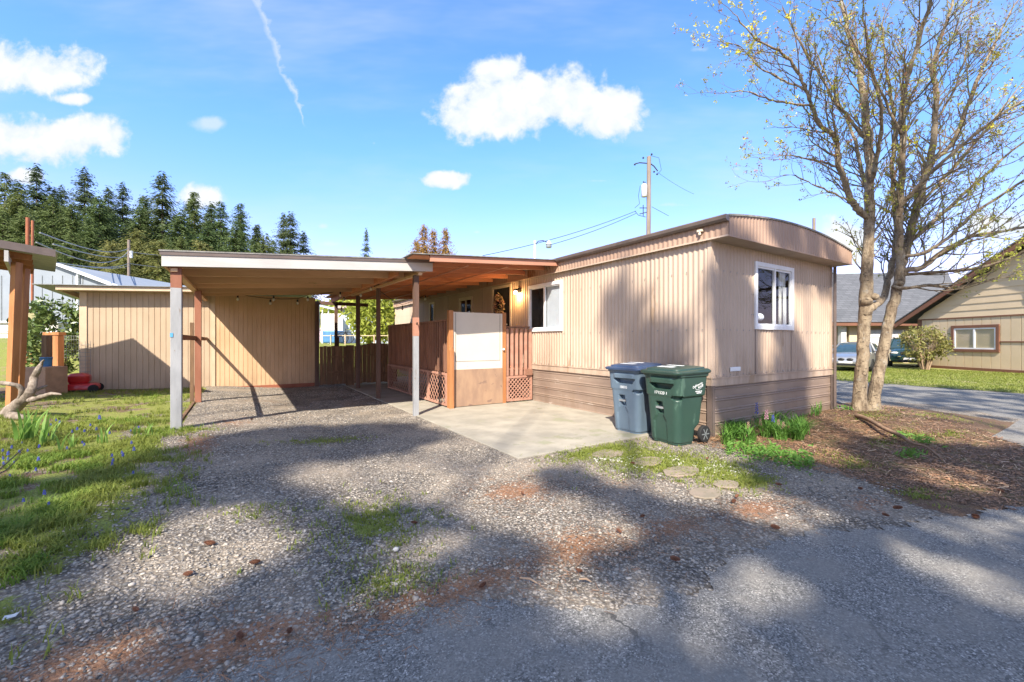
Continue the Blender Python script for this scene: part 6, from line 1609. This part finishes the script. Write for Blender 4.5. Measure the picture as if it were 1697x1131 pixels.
# pebbles: real stones over the near gravel
def icosa():
    t = (1+5**.5)/2; V = np.array([(-1,t,0),(1,t,0),(-1,-t,0),(1,-t,0),(0,-1,t),(0,1,t),(0,-1,-t),(0,1,-t),(t,0,-1),(t,0,1),(-t,0,-1),(-t,0,1)], float); V /= np.linalg.norm(V[0])
    F = np.array([(0,11,5),(0,5,1),(0,1,7),(0,7,10),(0,10,11),(1,5,9),(5,11,4),(11,10,2),(10,7,6),(7,1,8),(3,9,4),(3,4,2),(3,2,6),(3,6,8),(3,8,9),(4,9,5),(2,4,11),(6,2,10),(8,6,7),(9,8,1)]); return V, F
def stones(name, label, X_, Y_, S, m, seed):
    r3 = np.random.RandomState(seed); IV, IF = icosa(); n = len(X_)
    sc = S[:,None,None]*np.stack([r3.uniform(.8,1.4,n), r3.uniform(.6,1.0,n), r3.uniform(.35,.7,n)], 1)[:,None,:]
    V = IV[None]*sc*r3.uniform(.85,1.15,(n,12,1)); a = r3.uniform(0,6.28,n)[:,None]
    x = V[...,0]*np.cos(a)-V[...,1]*np.sin(a); y = V[...,0]*np.sin(a)+V[...,1]*np.cos(a)
    V = np.stack([x+X_[:,None], y+Y_[:,None], V[...,2]+(gz(X_,Y_)+S*.15)[:,None]], -1).reshape(-1,3)
    F = (IF[None]+np.arange(n)[:,None,None]*12).reshape(-1,3); o = npmesh(name, V, F, m); o['kind'] = 'stuff'; o['label'] = label; return o
n = 130000; x = rs.uniform(-2.5, 7.5, n); y = rs.uniform(1.4, 8.5, n); dd = np.hypot(x, y)
ex = np.interp(x, [p[0] for p in main_edge], [p[1] for p in main_edge])
k = (y > ex+.0) & (rs.rand(n) < np.clip(2.6/dd, 0, 1)**1.6) & ~((x > 2.95) & (y > 4.45)) & (x < 6.0-.5*sst(2.0,1.1,y)) & (x > -.8-.6*rs.rand(n)) & (fbm(x,y,1.3,50) > .30)
near_edge = np.clip(1-(y-ex)/.25, 0, 1)
x = x[k]; y = y[k]; print('pebbles', len(x))
stones('gravel', 'loose gravel of the driveway', x, y, rs.uniform(.0045,.0115,len(x))*(1+.8*(rs.rand(len(x))>.94)), 'stone_grains', 3)
n = 500; i = rs.randint(0, 4, n); x = np.array([3.95,4.2,4.55,4.75])[i]+rs.normal(0,.12,n); y = np.array([4.0,3.6,3.35,2.9])[i]+rs.normal(0,.12,n)
stones('white_gravel', 'pale stone chips between the stepping stones', x, y, rs.uniform(.008,.02,n), 'white_stone', 4)
n = 1400; x = rs.uniform(-1.5,6.5,n); ex = np.interp(x, [p[0] for p in main_edge], [p[1] for p in main_edge]); y = ex-np.abs(rs.normal(0,.22,n)); 
stones('stray_gravel', 'stray stones scattered over the road edge', x, y, rs.uniform(.003,.008,n), 'stone_grains', 5)
n = 14000; x = rs.uniform(-.75, 2.95, n); y = rs.uniform(7.5, 15.2, n); k = (fbm(x,y,1.1,60) > .36)
stones('carport_gravel', 'loose gravel under the carport', x[k], y[k], rs.uniform(.006,.014,int(k.sum())), 'stone_grains', 9)
# needle litter and bark chips
def litter(name, label, C, L_, W_, m, seed):
    r3 = np.random.RandomState(seed); n = len(C); a = r3.uniform(0,6.28,n); l = L_*r3.uniform(.5,1.4,n)
    d = np.c_[np.cos(a)*l, np.sin(a)*l, r3.normal(0,.15,n)*l]; s_ = np.c_[-np.sin(a)*W_, np.cos(a)*W_, r3.normal(0,.3,n)*W_]
    V = np.stack([C-d-s_, C+d-s_, C+d+s_, C-d+s_], 1).reshape(-1,3); o = npmesh(name, V, np.arange(n*4).reshape(n,4), m); o['kind'] = 'stuff'; o['label'] = label; return o
leafmat('litter_brown', (.36,.20,.11), (.15,.085,.05), transl=.0, scale=9); leafmat('litter_pale', (.50,.37,.24), (.33,.21,.12), transl=.0, scale=9)
Cn = []
for (cx, cy, rx, ry, k) in [(2.35,3.55,.5,.4,700),(1.0,2.3,1.2,.18,1300),(2.1,2.3,.4,.3,600),(2.9,2.15,.6,.2,600),(-.6,2.6,.5,.3,700),(3.9,1.95,.6,.25,500),(3.3,3.1,.8,.6,300),(-.45,6.9,.3,1.0,500)]:
    Cn.append(np.c_[cx+rs.normal(0,rx*.7,k), cy+rs.normal(0,ry*.7,k)])
Cn = np.concatenate(Cn); z = np.where(Cn[:,1] < np.interp(Cn[:,0], [p[0] for p in main_edge], [p[1] for p in main_edge]), .012, gz(Cn[:,0],Cn[:,1])+.012)
litter('needle_litter', 'brown needle litter on the gravel and road edge', np.c_[Cn, z], .028, .0014, 'litter_brown', 6)
n = 24000; x = 5.6+np.abs(rs.normal(0,3.2,n)); y = rs.uniform(.7,4.2,n); kk = (x < 12.4) & (y > np.interp(x, [p[0] for p in main_edge], [p[1] for p in main_edge])-.05) & ~((x > 6.1) & (x < 10.5) & (y > 3.9)); x = x[kk]; y = y[kk]
litter('bark_chips', 'bark chips and dead leaves covering the tree bed', np.c_[x, y, gz(x,y)+.012], .015, .0045, 'litter_brown', 7)
n = 1600; x = rs.uniform(6.0,12,n); y = rs.uniform(.9,3.8,n); kk = (y > np.interp(x, [p[0] for p in main_edge], [p[1] for p in main_edge])); x = x[kk]; y = y[kk]
litter('dead_leaves', 'pale dead stalks scattered in the tree bed', np.c_[x, y, gz(x,y)+.02], .05, .003, 'litter_pale', 8)
# cones, sticks, paper
def cone_mesh():
    mb = MB(); r3 = random.Random(3)
    for k in range(60):
        f = k/60; a = k*2.4; r = .026*math.sin(math.pi*(.12+.85*f))**.7; x = -.055+.11*f
        mb.hexa([(x-.004, .3*r*math.cos(a)-.004, .3*r*math.sin(a)),(x+.004, .3*r*math.cos(a)-.004, .3*r*math.sin(a)),(x+.004, .3*r*math.cos(a)+.004, .3*r*math.sin(a)),(x-.004, .3*r*math.cos(a)+.004, .3*r*math.sin(a)),
                 (x+.004, r*math.cos(a)-.008, r*math.sin(a)),(x+.014, r*math.cos(a)-.008, r*math.sin(a)),(x+.014, r*math.cos(a)+.008, r*math.sin(a)+.003),(x+.004, r*math.cos(a)+.008, r*math.sin(a)+.003)])
    mb.ball((0,0,0), .05, 8, 6, (1.0,.3,.3)); return mb
c0 = None
for (a, b) in [(348,916),(312,963),(423,940),(398,1055),(225,1020),(480,1048),(417,704),(866,819),(687,868),(800,972),(960,948),(1065,857),(1026,882),(1221,824),(1216,832),(1290,804),(1426,811),(1487,843),(1467,855),(1284,875),(1118,928),(1172,761),(1048,769),(1658,815),(1378,717)]:
    x, y = G(a, b, .02)
    if c0 is None:
        c = build('pine_cone', cone_mesh(), 'cone_brown', world=False); c0 = c
    else: c = c0.copy(); COL.objects.link(c)
    ed_y = np.interp(x, [p[0] for p in main_edge], [p[1] for p in main_edge])
    c.location = (x, y, max(gzf(x,y), .008)+.022); c.rotation_euler = (rnd.uniform(-.2,.2), rnd.uniform(-.3,.3), rnd.uniform(0,6)); k = rnd.uniform(.4,.6); c.scale = (k,k,k)
    tag(c, 'brown fir cone lying on the gravel or road', 'fir cone', 'fir cones scattered on the ground')
x, y = G(1617, 860, .01); c = c0.copy(); COL.objects.link(c); c.location = (x, y, .03); c.scale = (.75,.75,.75); c['label'] = 'dark fir cone on the asphalt edge below the root, rightmost on the road edge'; 
for (a, b, c_, d_, lab) in [(862,958,890,968,'short pale stick lying on the gravel near the road edge'),(960,960,980,966,'thin pale stick right of the short stick on the gravel'),(308,870,320,858,'thin twig lying on the sunlit gravel at left'),(190,972,215,968,'flat pale stick in the shaded gravel on the left')]:
    p = G(a, b, .03)+(.03,); q = G(c_, d_, .03)+(.035,); m_ = ((p[0]+q[0])/2+.01, (p[1]+q[1])/2, .04); mb = MB(); mb.tube([p, m_, q], [.006,.007,.004], 6); o = build('stick', mb, 'stick'); tag(o, lab, 'stick')
for (a, b, c_, d_, e_, f_) in [(-40,830,-5,800,38,762)]:
    mb = MB(); mb.tube([G(a,b,.2)+(.35,), G(c_,d_,.2)+(.30,), G(e_,f_,.2)+(.32,)], .006, 6); mb.tube([G(-30,800,.2)+(.2,), G(10,790,.2)+(.26,), G(30,768,.2)+(.25,)], .005, 6); o = build('fallen_branch', mb, 'black_metal'); tag(o, 'thin dark bare branch poking in at the left edge', 'branch')
x, y = G(17, 1014, .1); z = gzf(x, y)+.02; mb = MB(); mb.add([(x-.025,y-.015,z),(x+.025,y-.018,z+.006),(x+.028,y+.015,z+.01),(x,y+.02,z+.003),(x-.025,y+.015,z+.008)], [(0,1,3),(1,2,3),(0,3,4)]); mb2 = mb
o = build('paper_scrap', mb, 'paper'); so_ = o.modifiers.new('thick', 'SOLIDIFY'); so_.thickness = .001; tag(o, 'crumpled white paper scrap in the lower left dirt', 'paper scrap')
x, y = G(656, 913, .02); mb = MB(); mb.ball((x,y,.03), .022, 8, 6, (1,.8,.7)); o = build('white_stone', mb, 'white_stone'); tag(o, 'single white stone in the shade left of centre', 'stone')
x, y = G(1192, 712, .0); mb = MB(); mb.ball((x,y,.05), .10, 10, 8, (1,.8,.55)); o = build('grey_rock', mb, 'concrete', smooth=True); tag(o, 'grey rock at the foot of the skirting corner behind the green bin', 'rock')
# ---------------------------------------------------------------- tall firs behind the camera that shade the drive
LIT = [
 [(203,900),(316,846),(393,837),(488,878),(486,910),(479,927),(400,966),(280,977),(181,954)],
 [(455,800),(520,772),(600,757),(680,752),(760,722),(700,700),(600,700),(640,690),(720,690),(800,700),(1060,720),(900,760),(893,774),(880,800),(952,832),(1033,846),(1040,900),(1000,936),(907,900),(789,864),(735,832),(672,837),(600,850),(500,800)],
 [(672,891),(744,882),(753,918),(690,945),(640,940)],[(581,1000),(640,950),(690,960),(640,1010)],
 [(860,965),(920,945),(1000,950),(1000,1000),(907,1012)],
 [(930,760),(1000,738),(1090,745),(1180,765),(1240,800),(1360,850),(1372,876),(1271,873),(1181,840),(1100,822),(1000,780)],
 [(1040,735),(1180,735),(1260,760),(1190,765),(1090,748)],
 [(1506,769),(1587,773),(1650,810),(1610,822),(1533,796)],
 [(1194,936),(1280,945),(1371,1010),(1280,1012)],[(860,985),(1000,1000),(1180,1000),(1150,1040),(900,1030)],
 [(1497,909),(1560,905),(1720,985),(1720,1020),(1560,985)],[(1480,880),(1697,846),(1720,870),(1600,890)],[(1100,1050),(1260,1090),(1240,1120),(1080,1090)],
 [(0,680),(290,690),(280,740),(200,760),(100,780),(0,790)],[(60,830),(230,800),(210,840),(110,850)],[(0,900),(60,890),(50,950),(0,960)],[(100,1060),(220,1040),(260,1090),(120,1110)],
 [(1340,690),(1560,700),(1600,720),(1460,716),(1350,712)],[(1200,740),(1240,748),(1300,760),(1230,760)],
]
UPPER = [(0,800),(80,790),(200,770),(290,738),(400,712),(520,704),(600,702),(660,694),(720,690),(690,705),(620,740),(640,752),(780,740),(800,745),(840,752),(890,755),(960,770),(1100,825),(1240,880),(1180,765),(1210,755),(1350,765),(1440,800),(1500,770),(1380,745),(1340,715),(1430,705),(1697,735),(1800,760)]
def inpoly(p, poly):
    c = False; j = len(poly)-1
    for i in range(len(poly)):
        if (poly[i][1] > p[1]) != (poly[j][1] > p[1]) and p[0] < (poly[j][0]-poly[i][0])*(p[1]-poly[i][1])/(poly[j][1]-poly[i][1]+1e-9)+poly[i][0]: c = not c
        j = i
    return c
DARKX = [[(816,728),(850,732),(884,748),(884,758),(850,752)]]
AREA = [(0,800),(80,790),(200,775),(290,738),(400,712),(520,704),(600,702),(660,694),(720,690),(700,706),(780,745),(860,752),(940,765),(1010,800),(1100,830),(1180,830),(1150,770),(1175,756),(1330,765),(1440,770),(1380,745),(1400,722),(1560,735),(1697,740),(2200,800),(2200,1400),(-600,1400),(-600,820)]
def is_dark(px, py):
    if any(inpoly((px,py), d) for d in DARKX): return True
    if not inpoly((px,py), AREA): return False
    return not any(inpoly((px,py), l) for l in LIT)
targets = []; lit_pts = []
st = .21
for ix in range(int(14/st)):
    for iy in range(int(14/st)):
        x = -4.0+ix*st+rnd.uniform(-.05,.05); y = -2.0+iy*st+rnd.uniform(-.05,.05)
        X_ = x*CC-y*SS; Z_ = x*SS+y*CC
        if Z_ < 1.1: continue
        px, py = proj(x, y, gzf(x,y))
        if px < -250 or px > 2100: continue
        if (x > 6.1 and y > 3.8) : continue
        if is_dark(px, py) and all(is_dark(*proj(x+a_, y+b_, gzf(x,y))) for a_, b_ in ((.13,.13),(-.13,-.13),(.13,-.13),(-.13,.13))): targets.append((x, y, gzf(x,y), 1))
# soft shade on the mobile home walls
for _ in range(130):
    x = rnd.uniform(6.35, 7.25); z = rnd.uniform(.1, 2.6); targets.append((x+.18*(2.6-z)*.6, HY0, z, 0))
for _ in range(50):
    x = rnd.uniform(8.3, 9.2); z = rnd.uniform(.1, 1.6); targets.append((x, HY0, z, 0))
for _ in range(26):
    q = rnd.gauss(0,1); w2 = rnd.gauss(0,1); targets.append((HX0, HY0+1.15+.35*q, 1.45+.30*w2+.15*q, 0))
for _ in range(9): targets.append((HX0, HY0+2.1+rnd.gauss(0,.15), 1.9+rnd.gauss(0,.45), 0))
for _ in range(60):
    targets.append((rnd.uniform(7.0,10), HY0-OH, rnd.uniform(3.1,3.5), 0)) if rnd.random() < .3 else None
# streaks on the side road
for k in range(9):
    x0 = 12.4+k*.75; 
    for _ in range(34): targets.append((x0+rnd.gauss(0,.10)+rnd.uniform(0,1.2), rnd.uniform(-1,9), 0, 0))
firs_old = [(-17.5,-20.5,30,3.6),(-15.5,-14.5,31,3.6),(-12.5,-16.5,32,3.8),(-9.0,-17.5,30,3.6),(-16.0,-10.5,29,3.4),(-5.5,-18.5,31,3.6),(-2.5,-20.5,31,3.6),(1.0,-18.0,31,3.6),(-20,-14,30,3.4),(-12,-22,33,3.8)]
firs = [(-19,-11.5,30,5.2),(-14.5,-12.5,31,5.2),(-10.5,-11.0,30,5.2),(-6.5,-12.0,32,5.4),(-2.0,-11.3,30,5.2),(2.5,-12.2,31,5.2),(7.0,-11.5,30,5.2),(-17,-6.8,28,4.6),(11.5,-12.5,30,5.0)]
def crown_r(H, R, z): f = z/H; return 0 if f > .985 or f < .2 else R*(1-f)**.55*1.15
cl_pts = [[] for _ in firs]; miss = 0
g_ = Vector((SUNX, SUNY, -TANE))
for (x, y, z, k) in targets:
    cand = []
    for h10 in range(60):
        h = 6.5+h10*.35; q = (x-SUNX*(h-z)/TANE, y-SUNY*(h-z)/TANE)
        for fi, (fx, fy, H, R) in enumerate(firs):
            d = math.hypot(q[0]-fx, q[1]-fy)
            if d < crown_r(H, R, h): cand.append((fi, q[0], q[1], h))
    if not cand: miss += 1; continue
    cand.sort(key=lambda q_: q_[3]); cand = cand[:max(1, len(cand)//4)]
    c = rnd.choice(cand); cl_pts[c[0]].append(c[1:])
print('shade targets', len(targets), 'missed', miss)
leafmat('needle_near', (.03,.065,.028), (.05,.09,.035), scale=.5, transl=.1)
for fi, (fx, fy, H, R) in enumerate(firs):
    th = thing('fir_tree', 'tall fir across the road behind the viewpoint, number of its boughs shading the drive', 'fir tree', (fx,fy,0), 0, 'tall firs across the road')
    th['label'] = 'tall fir across the road behind the viewpoint, its boughs shading the drive'
    mb = MB(); mb.tube([(0,0,-.2),(0,0,H*.3),(0,0,H*.6),(0,0,H)], [.28,.17,.06,.01], 12); tr = build('trunk', mb, 'conifer_bark', th, world=False)
    P = np.array(cl_pts[fi]).reshape(-1,3)
    if len(P) == 0: continue
    r3 = np.random.RandomState(fi+50); m_ = 26
    Q = np.repeat(P, m_, axis=0)+r3.normal(size=(len(P)*m_,3))*np.array([.115,.115,.09])
    V, F = quads(Q, .15, r3, .5, flat=.35); npmesh('crown', V, F, 'needle_near', th)
    mb = MB()
    for p in P[::4]:
        a = math.atan2(p[1]-fy, p[0]-fx); zb = p[2]+.1*math.hypot(p[0]-fx,p[1]-fy)
        mb.tube([(fx,fy,zb),(fx+(p[0]-fx)*.5, fy+(p[1]-fy)*.5, (zb+p[2])/2+.1), tuple(p)], [.02,.014,.005], 4, cap=False)
    build('branches', mb, 'conifer_bark', th)
